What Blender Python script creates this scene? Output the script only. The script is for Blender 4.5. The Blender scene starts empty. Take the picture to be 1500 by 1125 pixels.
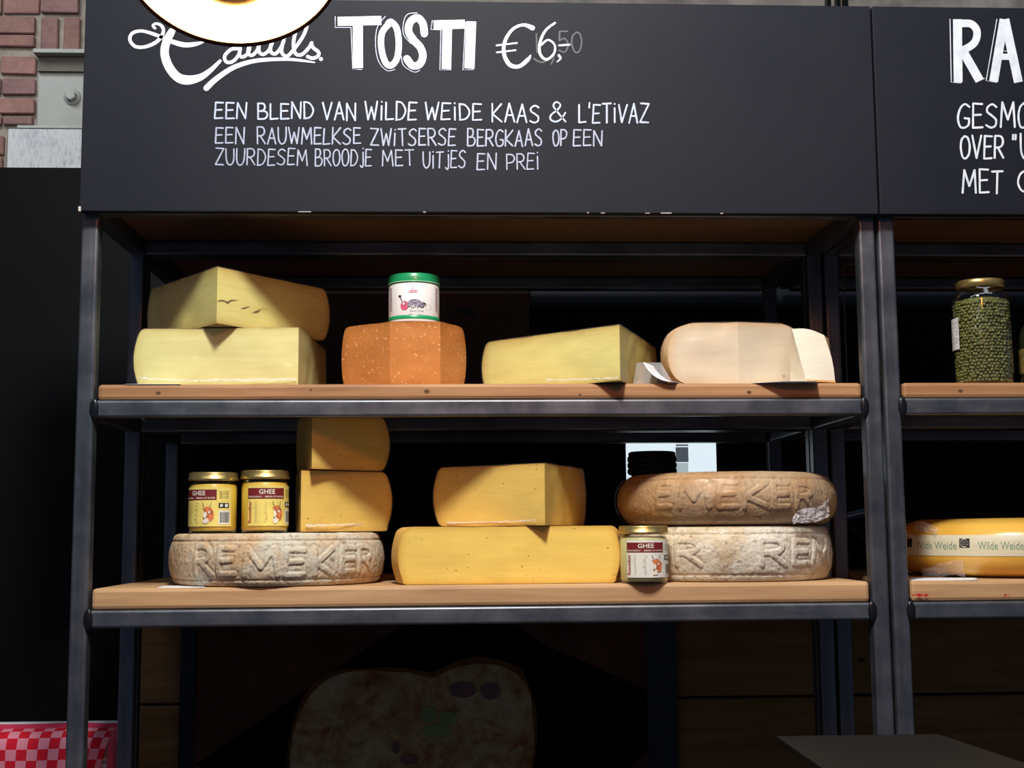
import bpy, bmesh, math, random
from mathutils import Vector, Matrix, noise
random.seed(7)
S = bpy.context.scene
COL = S.collection
# ------------------------------------------------------------------ camera
F, YAW, PIT, ROL = 1890.2, -0.0469, 0.1130, -0.0076
EYE = Vector((0.5329, -1.8472, 1.5))
def _axes():
    c, s = math.cos(YAW), math.sin(YAW)
    r = Vector((c, s, 0)); f = Vector((-s, c, 0)); u = Vector((0, 0, 1))
    c, s = math.cos(PIT), math.sin(PIT)
    f2 = c*f + s*u; u2 = -s*f + c*u
    c, s = math.cos(ROL), math.sin(ROL)
    return c*r + s*u2, -s*r + c*u2, f2
RT, UP, FW = _axes()
cam = bpy.data.cameras.new('camera'); co = bpy.data.objects.new('camera', cam); COL.objects.link(co)
cam.sensor_width = 36; cam.lens = F/1500*36; cam.clip_start = 0.02; cam.clip_end = 60
co.matrix_world = Matrix(((RT.x, UP.x, -FW.x, EYE.x), (RT.y, UP.y, -FW.y, EYE.y), (RT.z, UP.z, -FW.z, EYE.z), (0, 0, 0, 1)))
S.camera = co
def ray(px, py):
    return (FW + RT*((px-750)/F) + UP*((562.5-py)/F))
def at(px, py, Y):
    d = ray(px, py); return EYE + d*((Y-EYE.y)/d.y)
def AX(px, py, Y): return at(px, py, Y).x
def AZ(px, py, Y): return at(px, py, Y).z
# ------------------------------------------------------------------ world, lights, exposure
w = bpy.data.worlds.new('world'); S.world = w; w.use_nodes = True
w.node_tree.nodes['Background'].inputs[0].default_value = (0.46, 0.59, 0.88, 1)
w.node_tree.nodes['Background'].inputs[1].default_value = 0.15
def area(name, loc, target, size, power, col, spread=180):
    l = bpy.data.lights.new(name, 'AREA'); l.shape = 'DISK'; l.size = size; l.energy = power; l.color = col
    l.spread = math.radians(spread)
    o = bpy.data.objects.new(name, l); COL.objects.link(o); o.location = loc
    o.rotation_euler = (Vector(target)-Vector(loc)).to_track_quat('-Z', 'Y').to_euler()
    return o
area('daylight_lamp', (0.50, -1.15, 3.05), (0.55, 0.05, 1.55), 0.27, 50, (1.0, 0.98, 0.92))
sk = area('skylight', (0.6, -1.15, 3.55), (0.6, 0.0, 1.5), 3.4, 15, (0.93, 0.97, 1.0)); sk.data.shape = 'RECTANGLE'; sk.data.size_y = 0.3
area('wall_fill', (-0.9, 1.15, 3.35), (-0.6, 1.9, 2.1), 0.5, 5, (0.95, 0.97, 1.0), 120)  # added fill lamp, no visible source, brightens the brick wall
area('warm_lamp', (0.75, -1.75, 2.50), (0.6, 0.1, 1.6), 0.25, 6.0, (1.0, 0.27, 0.05))
S.view_settings.view_transform = 'Standard'; S.view_settings.look = 'None'
S.view_settings.exposure = 0.0; S.view_settings.gamma = 1.0; S.view_settings.use_curve_mapping = False

# ------------------------------------------------------------------ helpers
def tag(o, label=None, cat=None, group=None, kind=None):
    if label: o['label'] = label
    if cat: o['category'] = cat
    if group: o['group'] = group
    if kind: o['kind'] = kind
    return o
def thing(name, loc, label, cat, group=None):
    o = bpy.data.objects.new(name, None); COL.objects.link(o); o.location = loc; o.empty_display_size = .02
    return tag(o, label, cat, group)
def link(name, me, mat, parent=None, smooth=True):
    if mat: me.materials.append(mat)
    if smooth:
        for p in me.polygons: p.use_smooth = True
    o = bpy.data.objects.new(name, me); COL.objects.link(o)
    if parent:
        o.parent = parent
        # geometry is written in world coordinates; shift it into the parent's frame
        off = Vector((0, 0, 0)); q = parent
        while q: off += q.location; q = q.parent
        me.transform(Matrix.Translation(-off))
    return o
def mesh(name, V, Fc, mat, parent=None, smooth=False):
    me = bpy.data.meshes.new(name); me.from_pydata([tuple(v) for v in V], [], Fc); me.update()
    return link(name, me, mat, parent, smooth)
def frombm(name, bm, mat, parent=None, smooth=False, bevel=0, seg=2):
    if bevel:
        bmesh.ops.bevel(bm, geom=bm.edges[:], offset=bevel, segments=seg, affect='EDGES', profile=.5, clamp_overlap=True)
    bmesh.ops.recalc_face_normals(bm, faces=bm.faces[:])
    me = bpy.data.meshes.new(name); bm.to_mesh(me); bm.free()
    o = link(name, me, mat, parent, smooth)
    return o
def abox(bm, x0, x1, y0, y1, z0, z1):
    r = bmesh.ops.create_cube(bm, size=1)
    for v in r['verts']:
        v.co = Vector((x0+(v.co.x+.5)*(x1-x0), y0+(v.co.y+.5)*(y1-y0), z0+(v.co.z+.5)*(z1-z0)))
    return r['verts']
def box(name, x0, x1, y0, y1, z0, z1, mat, parent=None, bevel=0, seg=2, smooth=False):
    bm = bmesh.new(); abox(bm, x0, x1, y0, y1, z0, z1)
    return frombm(name, bm, mat, parent, smooth, bevel, seg)
def lathe(name, prof, c, mat, parent=None, n=48, closed=True, smooth=True):
    V = []; Fc = []
    for r, z in prof:
        for i in range(n):
            a = 2*math.pi*i/n; V.append((c[0]+r*math.cos(a), c[1]+r*math.sin(a), c[2]+z))
    for j in range(len(prof)-1):
        for i in range(n):
            k = (i+1) % n; Fc.append((j*n+i, j*n+k, (j+1)*n+k, (j+1)*n+i))
    if closed:
        Fc.append(tuple(range(n))[::-1]); Fc.append(tuple((len(prof)-1)*n+i for i in range(n)))
    o = mesh(name, V, Fc, mat, parent, smooth)
    if closed:
        o.data.polygons[-1].use_smooth = False; o.data.polygons[-2].use_smooth = False
    return o
# ---- materials
class NT:
    def __init__(s, name):
        s.m = bpy.data.materials.new(name); s.m.use_nodes = True; s.t = s.m.node_tree
        s.b = s.t.nodes['Principled BSDF']; s.out = s.t.nodes['Material Output']
    def n(s, typ, **k):
        q = s.t.nodes.new(typ)
        for a, b in k.items():
            if a.startswith('i_'): q.inputs[a[2:].replace('_', ' ')].default_value = b
            else: setattr(q, a, b)
        return q
    def l(s, a, b): s.t.links.new(a, b)
    def coords(s, scale=(1, 1, 1), kind='Object'):
        tc = s.n('ShaderNodeTexCoord'); mp = s.n('ShaderNodeMapping'); mp.inputs['Scale'].default_value = scale
        s.l(tc.outputs[kind], mp.inputs[0]); return mp.outputs[0]
    def noise(s, vec, scale, detail=4, rough=.55, dist=0):
        q = s.n('ShaderNodeTexNoise'); s.l(vec, q.inputs['Vector'])
        q.inputs['Scale'].default_value = scale; q.inputs['Detail'].default_value = detail
        q.inputs['Roughness'].default_value = rough; q.inputs['Distortion'].default_value = dist
        return q.outputs['Fac']
    def ramp(s, fac, stops):
        q = s.n('ShaderNodeValToRGB'); s.l(fac, q.inputs[0]); e = q.color_ramp.elements
        while len(e) < len(stops): e.new(.5)
        for x, (p, c) in zip(e, stops):
            x.position = p; x.color = (*c, 1) if len(c) == 3 else c
        return q.outputs['Color']
    def mix(s, fac, a, b, mode='MIX'):
        q = s.n('ShaderNodeMix', data_type='RGBA', blend_type=mode)
        for i, v in ((0, fac), (6, a), (7, b)):
            if hasattr(v, 'links'): s.l(v, q.inputs[i])
            elif isinstance(v, (int, float)): q.inputs[i].default_value = v
            else: q.inputs[i].default_value = (*v, 1)
        return q.outputs[2]
    def bump(s, h, strength, dist=.002):
        q = s.n('ShaderNodeBump'); s.l(h, q.inputs['Height']); q.inputs['Strength'].default_value = strength
        q.inputs['Distance'].default_value = dist; s.l(q.outputs[0], s.b.inputs['Normal']); return q
    def set(s, **k):
        for a, v in k.items():
            q = s.b.inputs[a.replace('_', ' ')]
            if hasattr(v, 'links'): s.l(v, q)
            else: q.default_value = (*v, 1) if isinstance(v, tuple) and len(v) == 3 else v
        return s
def plain(name, col, rough=.5, metal=0, var=.12, scale=40, emit=None, estr=0, spec=.5, coat=0):
    t = NT(name); v = t.coords(); f = t.noise(v, scale)
    a = tuple(c*(1-var) for c in col); b = tuple(min(1, c*(1+var)) for c in col)
    t.set(Base_Color=t.ramp(f, [(.3, a), (.7, b)]), Roughness=rough, Metallic=metal, Specular_IOR_Level=spec)
    if coat: t.set(Coat_Weight=coat, Coat_Roughness=.1)
    if emit: t.set(Emission_Color=emit, Emission_Strength=estr)
    return t.m
def steel(name, base=(.112, .124, .148), rough=.36, axis='X'):
    t = NT(name); sc = {'X': (3, 60, 60), 'Z': (60, 60, 3), 'Y': (60, 3, 60)}[axis]
    f = t.noise(t.coords(sc), 1.0, 6, .6); g = t.noise(t.coords(), 14, 5, .6)
    c1 = t.ramp(f, [(.25, tuple(x*.72 for x in base)), (.75, tuple(x*1.3 for x in base))])
    c2 = t.ramp(g, [(.35, (.75, .75, .75)), (.7, (1.25, 1.2, 1.15))])
    t.set(Base_Color=t.mix(1, c1, c2, 'MULTIPLY'), Metallic=.72, Specular_IOR_Level=.5,
          Roughness=t.ramp(g, [(.3, (rough-.08,)*3), (.7, (rough+.12,)*3)]))
    t.bump(f, .08, .0005); return t.m
def wood(name, a, b, knots=(), rough=.6, sx=2.0):
    t = NT(name); v = t.coords((sx, 30, 30)); w_ = t.noise(v, 1.6, 6, .6, .6); g = t.noise(t.coords((8, 160, 160)), 1, 3)
    big = t.noise(t.coords((2.5, 6, 6)), 1, 2)
    c = t.ramp(w_, [(.3, a), (.5, tuple((x+y)/2 for x, y in zip(a, b))), (.68, b)])
    c = t.mix(.28, c, t.ramp(g, [(.3, a), (.7, b)]))
    c = t.mix(.5, c, t.ramp(big, [(.35, (.72, .68, .64)), (.65, (1.15, 1.12, 1.08))]), 'MULTIPLY')
    if knots:
        tc = t.n('ShaderNodeTexCoord')
        for (x, z, r) in knots:
            cx = t.n('ShaderNodeCombineXYZ'); cx.inputs[0].default_value = x; cx.inputs[2].default_value = z
            sp = t.n('ShaderNodeVectorMath', operation='MULTIPLY'); t.l(tc.outputs['Object'], sp.inputs[0]); sp.inputs[1].default_value = (1, 0, 1.3)
            m2 = t.n('ShaderNodeVectorMath', operation='MULTIPLY'); t.l(cx.outputs[0], m2.inputs[0]); m2.inputs[1].default_value = (1, 0, 1.3)
            ds = t.n('ShaderNodeVectorMath', operation='DISTANCE'); t.l(sp.outputs[0], ds.inputs[0]); t.l(m2.outputs[0], ds.inputs[1])
            mr = t.n('ShaderNodeMapRange'); t.l(ds.outputs['Value'], mr.inputs[0]); mr.inputs[1].default_value = r*.5; mr.inputs[2].default_value = r
            mr.inputs[3].default_value = .85; mr.inputs[4].default_value = 0
            c = t.mix(mr.outputs[0], c, tuple(x*.16 for x in a))
    t.set(Base_Color=c, Roughness=rough, Specular_IOR_Level=.3); t.bump(w_, .15, .001); return t.m
def film(name='film', amount=.25, tint=(1, 1, 1), bump=.6, scale=26, rough=.12, haze=.04):
    t = NT(name); v = t.coords((1, 1, 2.2)); f = t.noise(v, scale, 5, .62, 1.6)
    q = t.bump(f, bump, .004)
    tr = t.n('ShaderNodeBsdfTransparent'); gl = t.n('ShaderNodeBsdfGlossy'); gl.inputs['Roughness'].default_value = rough
    gl.inputs['Color'].default_value = (*tint, 1)
    q2 = q; t.l(q.outputs[0], gl.inputs['Normal'])
    di = t.n('ShaderNodeBsdfDiffuse'); di.inputs[0].default_value = (.9, .9, .92, 1)
    fr = t.n('ShaderNodeFresnel'); fr.inputs[0].default_value = 1.4
    lo = t.n('ShaderNodeMath', operation='MINIMUM'); t.l(fr.outputs[0], lo.inputs[0]); lo.inputs[1].default_value = .16
    ad = t.n('ShaderNodeMath', operation='MULTIPLY'); t.l(lo.outputs[0], ad.inputs[0]); ad.inputs[1].default_value = amount*7
    ms = t.n('ShaderNodeMixShader'); t.l(ad.outputs[0], ms.inputs[0]); t.l(tr.outputs[0], ms.inputs[1]); t.l(gl.outputs[0], ms.inputs[2])
    m2 = t.n('ShaderNodeMixShader'); m2.inputs[0].default_value = haze; t.l(ms.outputs[0], m2.inputs[1]); t.l(di.outputs[0], m2.inputs[2])
    t.l(m2.outputs[0], t.out.inputs[0]); return t.m
def paste(name, core, edge, width=.010, holes=0, hole_col=None, rough=.42, blot=.18, speck=None):
    t = NT(name); at_ = t.n('ShaderNodeAttribute', attribute_name='rd')
    v = t.coords((1, 1, 1)); nz = t.noise(v, 22, 4); big = t.noise(v, 7, 3)
    mr = t.n('ShaderNodeMapRange'); t.l(at_.outputs['Fac'], mr.inputs[0]); mr.inputs[2].default_value = width
    wob = t.n('ShaderNodeMath', operation='MULTIPLY_ADD'); t.l(nz, wob.inputs[0]); wob.inputs[1].default_value = .5; t.l(mr.outputs[0], wob.inputs[2])
    sub = t.n('ShaderNodeMath', operation='SUBTRACT'); t.l(wob.outputs[0], sub.inputs[0]); sub.inputs[1].default_value = .25
    c = t.ramp(sub.outputs[0], [(.0, edge), (.35, tuple(e*.4+k*.6 for e, k in zip(edge, core))), (1, core)])
    c = t.mix(.6, c, t.ramp(big, [(.3, tuple(1-blot for _ in range(3))), (.7, (1.06, 1.04, 1.0))]), 'MULTIPLY')
    stk = t.noise(t.coords((4, 4, 34)), 2.4, 5, .65, 1.2)
    c = t.mix(.32, c, t.ramp(stk, [(.32, (.80, .77, .70)), (.66, (1.08, 1.07, 1.05))]), 'MULTIPLY')
    if speck:
        sv = t.noise(v, 190, 3, .7); c = t.mix(t.ramp(sv, [(.60, (0, 0, 0)), (.72, (.75, .75, .75))]), c, speck)
    h = t.noise(t.coords((6, 6, 26)), 5, 4)
    if holes:
        vo = t.n('ShaderNodeTexVoronoi', feature='F1'); t.l(t.coords((1, 1, 1.4)), vo.inputs['Vector']); vo.inputs['Scale'].default_value = holes
        vo.inputs['Randomness'].default_value = 1
        wn = t.n('ShaderNodeMath', operation='LESS_THAN'); 
        sep = t.n('ShaderNodeSeparateColor'); t.l(vo.outputs['Color'], sep.inputs[0])
        mlt = t.n('ShaderNodeMath', operation='MULTIPLY'); t.l(sep.outputs[0], mlt.inputs[0]); mlt.inputs[1].default_value = .16
        t.l(vo.outputs['Distance'], wn.inputs[0]); t.l(mlt.outputs[0], wn.inputs[1])
        gt = t.n('ShaderNodeMath', operation='GREATER_THAN'); t.l(sep.outputs[1], gt.inputs[0]); gt.inputs[1].default_value = .45
        mm = t.n('ShaderNodeMath', operation='MULTIPLY'); t.l(wn.outputs[0], mm.inputs[0]); t.l(gt.outputs[0], mm.inputs[1])
        c = t.mix(mm.outputs[0], c, hole_col or tuple(x*.35 for x in core))
    t.set(Base_Color=c, Roughness=rough, Specular_IOR_Level=.35)
    t.bump(h, .12, .0015)
    return t.m
def rindmat(name, a, b, d=None, scale=18, rough=.7, bump=.5, mold=None, fine=90):
    t = NT(name); v = t.coords(); f = t.noise(v, scale, 6, .65, .4); g = t.noise(v, fine, 5, .7)
    c = t.ramp(f, [(.32, a), (.62, b)])
    if mold:
        h = t.noise(v, 9, 5, .6, .8); c = t.mix(t.ramp(h, [(.45, (0, 0, 0)), (.58, (1, 1, 1))]), c, mold)
    if d: c = t.mix(t.ramp(g, [(.56, (0, 0, 0)), (.72, (.8, .8, .8))]), c, d)
    t.set(Base_Color=c, Roughness=rough, Specular_IOR_Level=.3); t.bump(g, bump, .0012); return t.m

M = {}
M['steel'] = steel('steel_tube_z', axis='Z'); M['steelx'] = steel('steel_tube_x', (.130, .145, .172), axis='X'); M['steely'] = steel('steel_tube_y', axis='Y')
M['weld'] = plain('weld_black', (.012, .014, .018), .3, .5)
M['chalkboard'] = None
# ================================================================= SETTING
PX = lambda px, py, Y: at(px, py, Y)
floor_m = plain('floor_concrete', (.10, .095, .09), .7, scale=6)
tag(box('floor', -3, 4, -2.6, 2.2, -.05, 0, floor_m), kind='structure')
ceil_m = plain('ceiling_grey', (.22, .22, .22), .8)
tag(box('ceiling', -3, 4, -1.0, 2.2, 3.6, 3.65, ceil_m), kind='structure')
YW = 1.9
mort = NT('mortar'); mf = mort.noise(mort.coords(), 30, 5); mort.set(Base_Color=mort.ramp(mf, [(.3, (.17, .145, .12)), (.7, (.29, .26, .22))]), Roughness=.9); mort.bump(mf, .6, .004)
wall = tag(box('wall_back', -3, 4, YW, YW+.2, 0, 3.6, mort.m), kind='structure')
def brickm(i, c):
    t = NT('brick_red_%d' % i); v = t.coords(); f = t.noise(v, 9, 5, .6); g = t.noise(v, 70, 4, .7)
    t.set(Base_Color=t.mix(.5, t.ramp(f, [(.3, tuple(x*.7 for x in c)), (.7, tuple(x*1.25 for x in c))]), t.ramp(g, [(.3, (.6, .6, .6)), (.75, (1.3, 1.25, 1.2))]), 'MULTIPLY'), Roughness=.85)
    t.bump(g, .5, .003); return t.m
BM = [brickm(i, c) for i, c in enumerate([(.21, .115, .100), (.19, .110, .105), (.235, .125, .108)])]
def brick_px(x0, y0, x1, y1, i=0):
    x0 -= .9; y0 -= .9; x1 += .9; y1 += .9
    a = at(x0, y1, YW-.012); b = at(x1, y0, YW-.012)
    j = lambda: random.uniform(-.0015, .0015)
    bm = bmesh.new(); vs = abox(bm, a.x, b.x, YW-.014+j()*2, YW+.01, a.z, b.z)
    for v in vs: v.co.x += j(); v.co.z += j()
    frombm('brick', bm, BM[i % 3], wall, False, .003, 1)
k4 = 4.327
for n_, r in enumerate([(-190, -20, 8, 76), (20, -20, 245, 78), (262, -20, 495, 76), (-230, 108, -30, 203), (-12, 108, 218, 203), (-12, 228, 215, 290), (-250, 228, -30, 290), (260, 112, 368, 312), (405, 112, 505, 314),
        (-230, 362, -12, 462), (2, 362, 225, 462), (-190, 498, -2, 592), (12, 498, 220, 592), (-250, 628, -14, 715), (-2, 628, 215, 715), (-200, 742, 5, 785), (20, 742, 200, 787), (-250, 865, 20, 975), (-250, 1000, 12, 1100),
        (-230, -120, -4, -45), (12, -120, 240, -45), (255, -120, 500, -45), (-430, -20, -205, 76), (-470, 108, -245, 203), (-490, 362, -245, 462), (-430, 498, -205, 592), (-490, 628, -265, 715)]):
    brick_px(r[0]/k4, r[1]/k4, r[2]/k4, r[3]/k4, n_*2+n_//3)
# plain courses on the part of the wall that the boards hide from the photograph's viewpoint
bm = bmesh.new(); abox(bm, -.1045, .1045, -.014, .01, 0, .050)
bmesh.ops.bevel(bm, geom=bm.edges[:], offset=.003, segments=1, affect='EDGES'); bmesh.ops.recalc_face_normals(bm, faces=bm.faces[:])
bmes = []
for m_ in BM:
    me = bpy.data.meshes.new('brick'); bm.to_mesh(me); me.materials.append(m_); bmes.append(me)
bm.free()
for r_ in range(12):
    for c_ in range(15):
        o = bpy.data.objects.new('brick', random.choice(bmes)); COL.objects.link(o); o.parent = wall
        o.location = (-.30+.221*c_+.1105*(r_ % 2), YW, 2.19+.062*r_)
# recessed steel beam plate beside the bricks
beam_m = plain('painted_plate', (.27, .285, .265), .55, 0, .10, 12)
lintel_shade_m = plain('lintel_shade_paint', (.085, .08, .062), .7)
a = at(52, 186, YW-.02); b = at(330, 80, YW-.02)
tr = tag(box('trim_1', a.x, b.x, YW-.006, YW+.02, a.z, b.z-.03, beam_m), kind='structure')
box('lintel', a.x-.004, b.x, YW-.055, YW+.01, b.z-.012, b.z, beam_m, tr, .001)
box('painted_lintel_shadow', a.x, b.x, YW-.02, YW+.01, b.z-.055, b.z-.012, lintel_shade_m, tr)  # dark strip, the shade under the lintel put into its colour
box('ledge', a.x-.05, b.x, YW-.03, YW+.01, a.z-.006, a.z+.002, plain('ledge_mortar', (.33, .34, .32), .8), tr, .001)
c = at(104, 140, YW-.02)
bm = bmesh.new()
bmesh.ops.create_cone(bm, cap_ends=True, segments=6, radius1=.017, radius2=.016, depth=.024, matrix=Matrix.Translation((c.x, YW-.018, c.z)) @ Matrix.Rotation(math.pi/2, 4, 'X'))
frombm('bolt', bm, beam_m, tr, False, .003, 2)
bm = bmesh.new()
bmesh.ops.create_cone(bm, cap_ends=True, segments=20, radius1=.026, radius2=.024, depth=.006, matrix=Matrix.Translation((c.x, YW-.008, c.z)) @ Matrix.Rotation(math.pi/2, 4, 'X'))
frombm('washer', bm, beam_m, tr, True)
st = NT('pitted_stone'); g = st.noise(st.coords((230, 30, 40)), 1, 4, .7); h = st.noise(st.coords(), 7, 3)
st.set(Base_Color=st.mix(.45, st.ramp(g, [(.34, (.10, .11, .12)), (.46, (.46, .48, .50)), (.8, (.56, .58, .60))]), st.ramp(h, [(.3, (.45, .48, .52)), (.7, (.75, .76, .76))])), Roughness=.85); st.bump(g, .8, .004)
a = at(7, 300, YW-.05); b = at(330, 190, YW-.05)
tag(box('trim_2', a.x, b.x, YW-.045, YW, a.z, b.z, st.m, bevel=.002), kind='structure')
a = at(430, 16, YW-.05); b = at(1800, -70, YW-.05)
tag(box('trim_3', a.x, b.x, YW-.05, YW, a.z-.02, b.z, plain('whitewashed_stone', (.42, .40, .37), .85, 0, .45, 9), bevel=.003), kind='structure')
for q_, w_ in ((1212, 'left'), (1226, 'middle'), (1237, 'right')):
    p = at(q_, 2, YW-.06); tag(box('wall_pipe', p.x-.006, p.x+.006, YW-.075, YW-.05, p.z-.04, p.z+.25, M['weld'], bevel=.002), 'thin dark pipe on pale wall above the boards, %s one of three' % w_, 'pipe', 'dark pipes above the boards')
# black partition behind the shelves
YP = .70
a = at(0, 245, YP)
bp = NT('black_panel'); f = bp.noise(bp.coords(), 3, 3); bp.set(Base_Color=bp.ramp(f, [(.3, (.0012, .0014, .0018)), (.7, (.002, .0024, .0032))]), Roughness=.62, Specular_IOR_Level=.14)
part = tag(box('wall_partition', -3, 3.8, YP, YP+.03, 0, a.z, bp.m, bevel=.001), kind='structure')

# ================================================================= SHELF UNITS
t_ = .025; W = 1.160; DM = .302; ZC = 1.5
ZU, ZUb, ZL, ZLb, ZT = ZC+.1883, ZC+.1633, ZC-.1061, ZC-.1313, ZC+.4581
ZBU = ZC+.2110; ZBL = ZC-.0767
wu = wood('board_wood_upper', (.27, .125, .055), (.47, .26, .125), knots=[(AX(625, 572, 0), ZU+.0115, .0055), (AX(1098, 570, 0), ZU+.009, .0045), (AX(231, 573, 0), ZU+.010, .0045), (AX(455, 570, 0), ZU+.014, .0025), (AX(850, 576, 0), ZU+.006, .0028)])
wl = wood('board_wood_lower', (.36, .205, .10), (.56, .36, .19))
wt = wood('board_wood_top', (.13, .070, .034), (.20, .115, .06))
def rounded_tube(name, x0, x1, y0, y1, z0, z1, mat, parent):
    o = box(name, x0, x1, y0, y1, z0, z1, mat, parent, .0045, 4, True)
    wn = o.modifiers.new('even_normals', 'WEIGHTED_NORMAL'); wn.weight = 100
    return o
def unit(x0, y0, label, front=True, wdt=W, skip=None):
    u = thing('shelving_unit', (x0, y0, 0), label, 'shelf')
    x1 = x0+wdt; y1 = y0+DM
    ztop = ZT+t_
    for k_, (px_, py_) in enumerate(((x0, y0), (x1-t_, y0), (x0, y1-t_), (x1-t_, y1-t_))):
        if k_ == skip: continue
        rounded_tube('post', px_, px_+t_, py_, py_+t_, 0, ztop, M['steel'], u)
    for z in (ZT, ZUb, ZLb):
        for y in (y0, y1-t_):
            rounded_tube('rail', x0+t_-.0005, x1-t_+.0005, y, y+t_, z, z+t_, M['steelx'], u)
        for x in (x0, x1-t_):
            rounded_tube('side_rail', x, x+t_, y0+t_-.0005, y1-t_+.0005, z, z+t_, M['steely'], u)
        if z != ZT and front:
            for x, s in ((x0+t_, 1), (x1-t_, -1)):
                bm = bmesh.new(); bmesh.ops.create_uvsphere(bm, u_segments=16, v_segments=10, radius=1)
                for v in bm.verts:
                    k = noise.noise(v.co*3)*.12+1
                    v.co = Vector((x+s*.001+v.co.x*.0068*k, y0+.001+v.co.y*.0042*k, z+t_*.47+v.co.z*.0155*k))
                frombm('weld_bead', bm, M['weld'], u, True)
    for i, (zz, z2, m) in enumerate(((ZU, ZBU, wu), (ZL+.0003, ZBL, wl), (ztop, ztop+.022, wt))):
        bw = .0050
        xa, xb = (x0+t_+.004, x1-t_-.003) if i < 2 else (x0+.003, x1-.003)
        if i == 2: m_ = m
        o = box('shelf_board', xa, xb, y0+(.0035 if i < 2 else .004), y1-(.0 if y0 > 0 else -.0), zz, z2, m, u, bw if i < 2 else .001, 2)
        if i < 2: # notch clear of rear posts is not needed: the board ends in front of them
            pass
    return u
u1 = unit(0, 0, 'left front shelving unit of dark steel tube with wooden boards holding most of the cheeses')
u2 = unit(W+.004, 0, 'right front shelving unit cut by the picture edge with the jar of green peppercorns')
u3 = unit(0, DM+.001, 'left rear shelving unit standing back to back behind the one full of cheeses', False)
u4 = unit(W+.004, DM+.001, 'right rear shelving unit behind the one with the green peppercorn jar', False, skip=2)  # added as an unseen roof that keeps light off the panel behind

# ================================================================= MENU BOARDS
YS = -.022
cb = NT('chalkboard_paint'); f = cb.noise(cb.coords((1, 1, 1)), 3.2, 5, .6); g = cb.noise(cb.coords(), 260, 2)
cb.set(Base_Color=cb.ramp(f, [(.3, (.0075, .0100, .0165)), (.7, (.0115, .0130, .0195))]), Roughness=.6, Specular_IOR_Level=.14); cb.bump(g, .05, .0005)
zs0 = ZC+.4570; zs1 = AZ(1280, 9, YS)
bl, br = AX(116, 309, YS), AX(1287, 317, YS)
sign1 = thing('menu_board', ((bl+br)/2, YS, zs0), 'wide black menu board lettered in white with a sandwich and its price', 'sign')
box('board', bl, br, YS, YS+.018, zs0, zs1, cb.m, sign1, .001)
for px_, ln in ((437, 30), (620, 6), (860, 5), (880, 10), (945, 12), (968, 26), (1055, 7)):
    p = at(px_, 312, YS)
    box('edge_chip', p.x, p.x+ln*.0006, YS-.0006, YS+.003, zs0-.0004, zs0+random.uniform(.0003, .0008), plain('chip', (.45, .42, .38), .9), sign1)
p = at(117, 306, YS); box('edge_chip', p.x-.002, p.x+.0015, YS-.0008, YS+.003, zs0-.0004, zs0+.0065, plain('chip2', (.5, .47, .42), .9), sign1)
sign2 = thing('menu_board', (br+.003+.6, YS, zs0), 'second black menu board at right edge with cut off white words', 'sign')
box('board', br+.003, br+1.17, YS, YS+.018, zs0, zs1, cb.m, sign2, .001)
# sign brackets to the frames
for sg, xs in ((sign1, (.2, .95)), (sign2, (1.4, 2.1))):
    for x in xs: box('bracket', x, x+.03, YS+.0175, -.0003, ZT+.003, ZT+.02, M['weld'], sg)

# ---- ribbon drawing
def smooth_path(P, n=6):
    if len(P) < 3: return [tuple(p) for p in P]
    out = []
    Q = [P[0]]+list(P)+[P[-1]]
    for i in range(1, len(Q)-2):
        for k in range(n):
            t = k/n; r = []
            for d in range(len(P[0])):
                a, b, c, e = Q[i-1][d], Q[i][d], Q[i+1][d], Q[i+2][d]
                r.append(.5*((2*b)+(-a+c)*t+(2*a-5*b+4*c-e)*t*t+(-a+3*b-3*c+e)*t**3))
            out.append(tuple(r))
    out.append(tuple(P[-1])); return out
class Ink:
    """collects flat strokes drawn in a 2-D chart (u right, v up) and lays them on a surface by mapping"""
    def __init__(s, fmap): s.V = []; s.F = []; s.m = fmap; s.k = 0
    def poly(s, pts, step=.00001):
        s.k += 1; o = s.k % 60*step; b = len(s.V)
        for u, v in pts: s.V.append(s.m(u, v, o))
        s.F.append(tuple(range(b, b+len(pts))))
    def stroke(s, P, w, round_=True, jit=0):
        # P: [(u,v)] or [(u,v,w)]
        P = [(p[0], p[1], p[2] if len(p) > 2 else w) for p in P]
        s.k += 1; o = s.k % 60*.00001
        L = []; R = []
        n = len(P)
        for i in range(n):
            a = P[max(0, i-1)]; b = P[min(n-1, i+1)]
            dx, dy = b[0]-a[0], b[1]-a[1]; l = math.hypot(dx, dy) or 1e-9
            nx, ny = -dy/l, dx/l; h = P[i][2]/2*(1+random.uniform(-jit, jit))
            L.append((P[i][0]+nx*h, P[i][1]+ny*h)); R.append((P[i][0]-nx*h, P[i][1]-ny*h))
        b0 = len(s.V)
        for i in range(n): s.V.append(s.m(*L[i], o)); s.V.append(s.m(*R[i], o))
        for i in range(n-1): s.F.append((b0+2*i+1, b0+2*i+3, b0+2*i+2, b0+2*i))
        if round_:
            for i in (0, n-1): s.disc(P[i][0], P[i][1], P[i][2]/2)
    def corners(s, P, w, jit=0):
        for a, b in zip(P[:-1], P[1:]): s.stroke([a, b], w, True, jit)
    def disc(s, u, v, r, n=8, ry=None):
        s.poly([(u+r*math.cos(2*math.pi*i/n), v+(ry or r)*math.sin(2*math.pi*i/n)) for i in range(n)])
    def build(s, name, mat, parent): return mesh(name, s.V, s.F, mat, parent)
chalk = NT('white_paint'); f = chalk.noise(chalk.coords(), 55, 3)
chalk.set(Base_Color=chalk.ramp(f, [(.3, (.50, .58, .68)), (.7, (.72, .77, .82))]), Roughness=.5)
chalk_thin = NT('white_marker'); f = chalk_thin.noise(chalk_thin.coords(), 120, 3)
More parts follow.
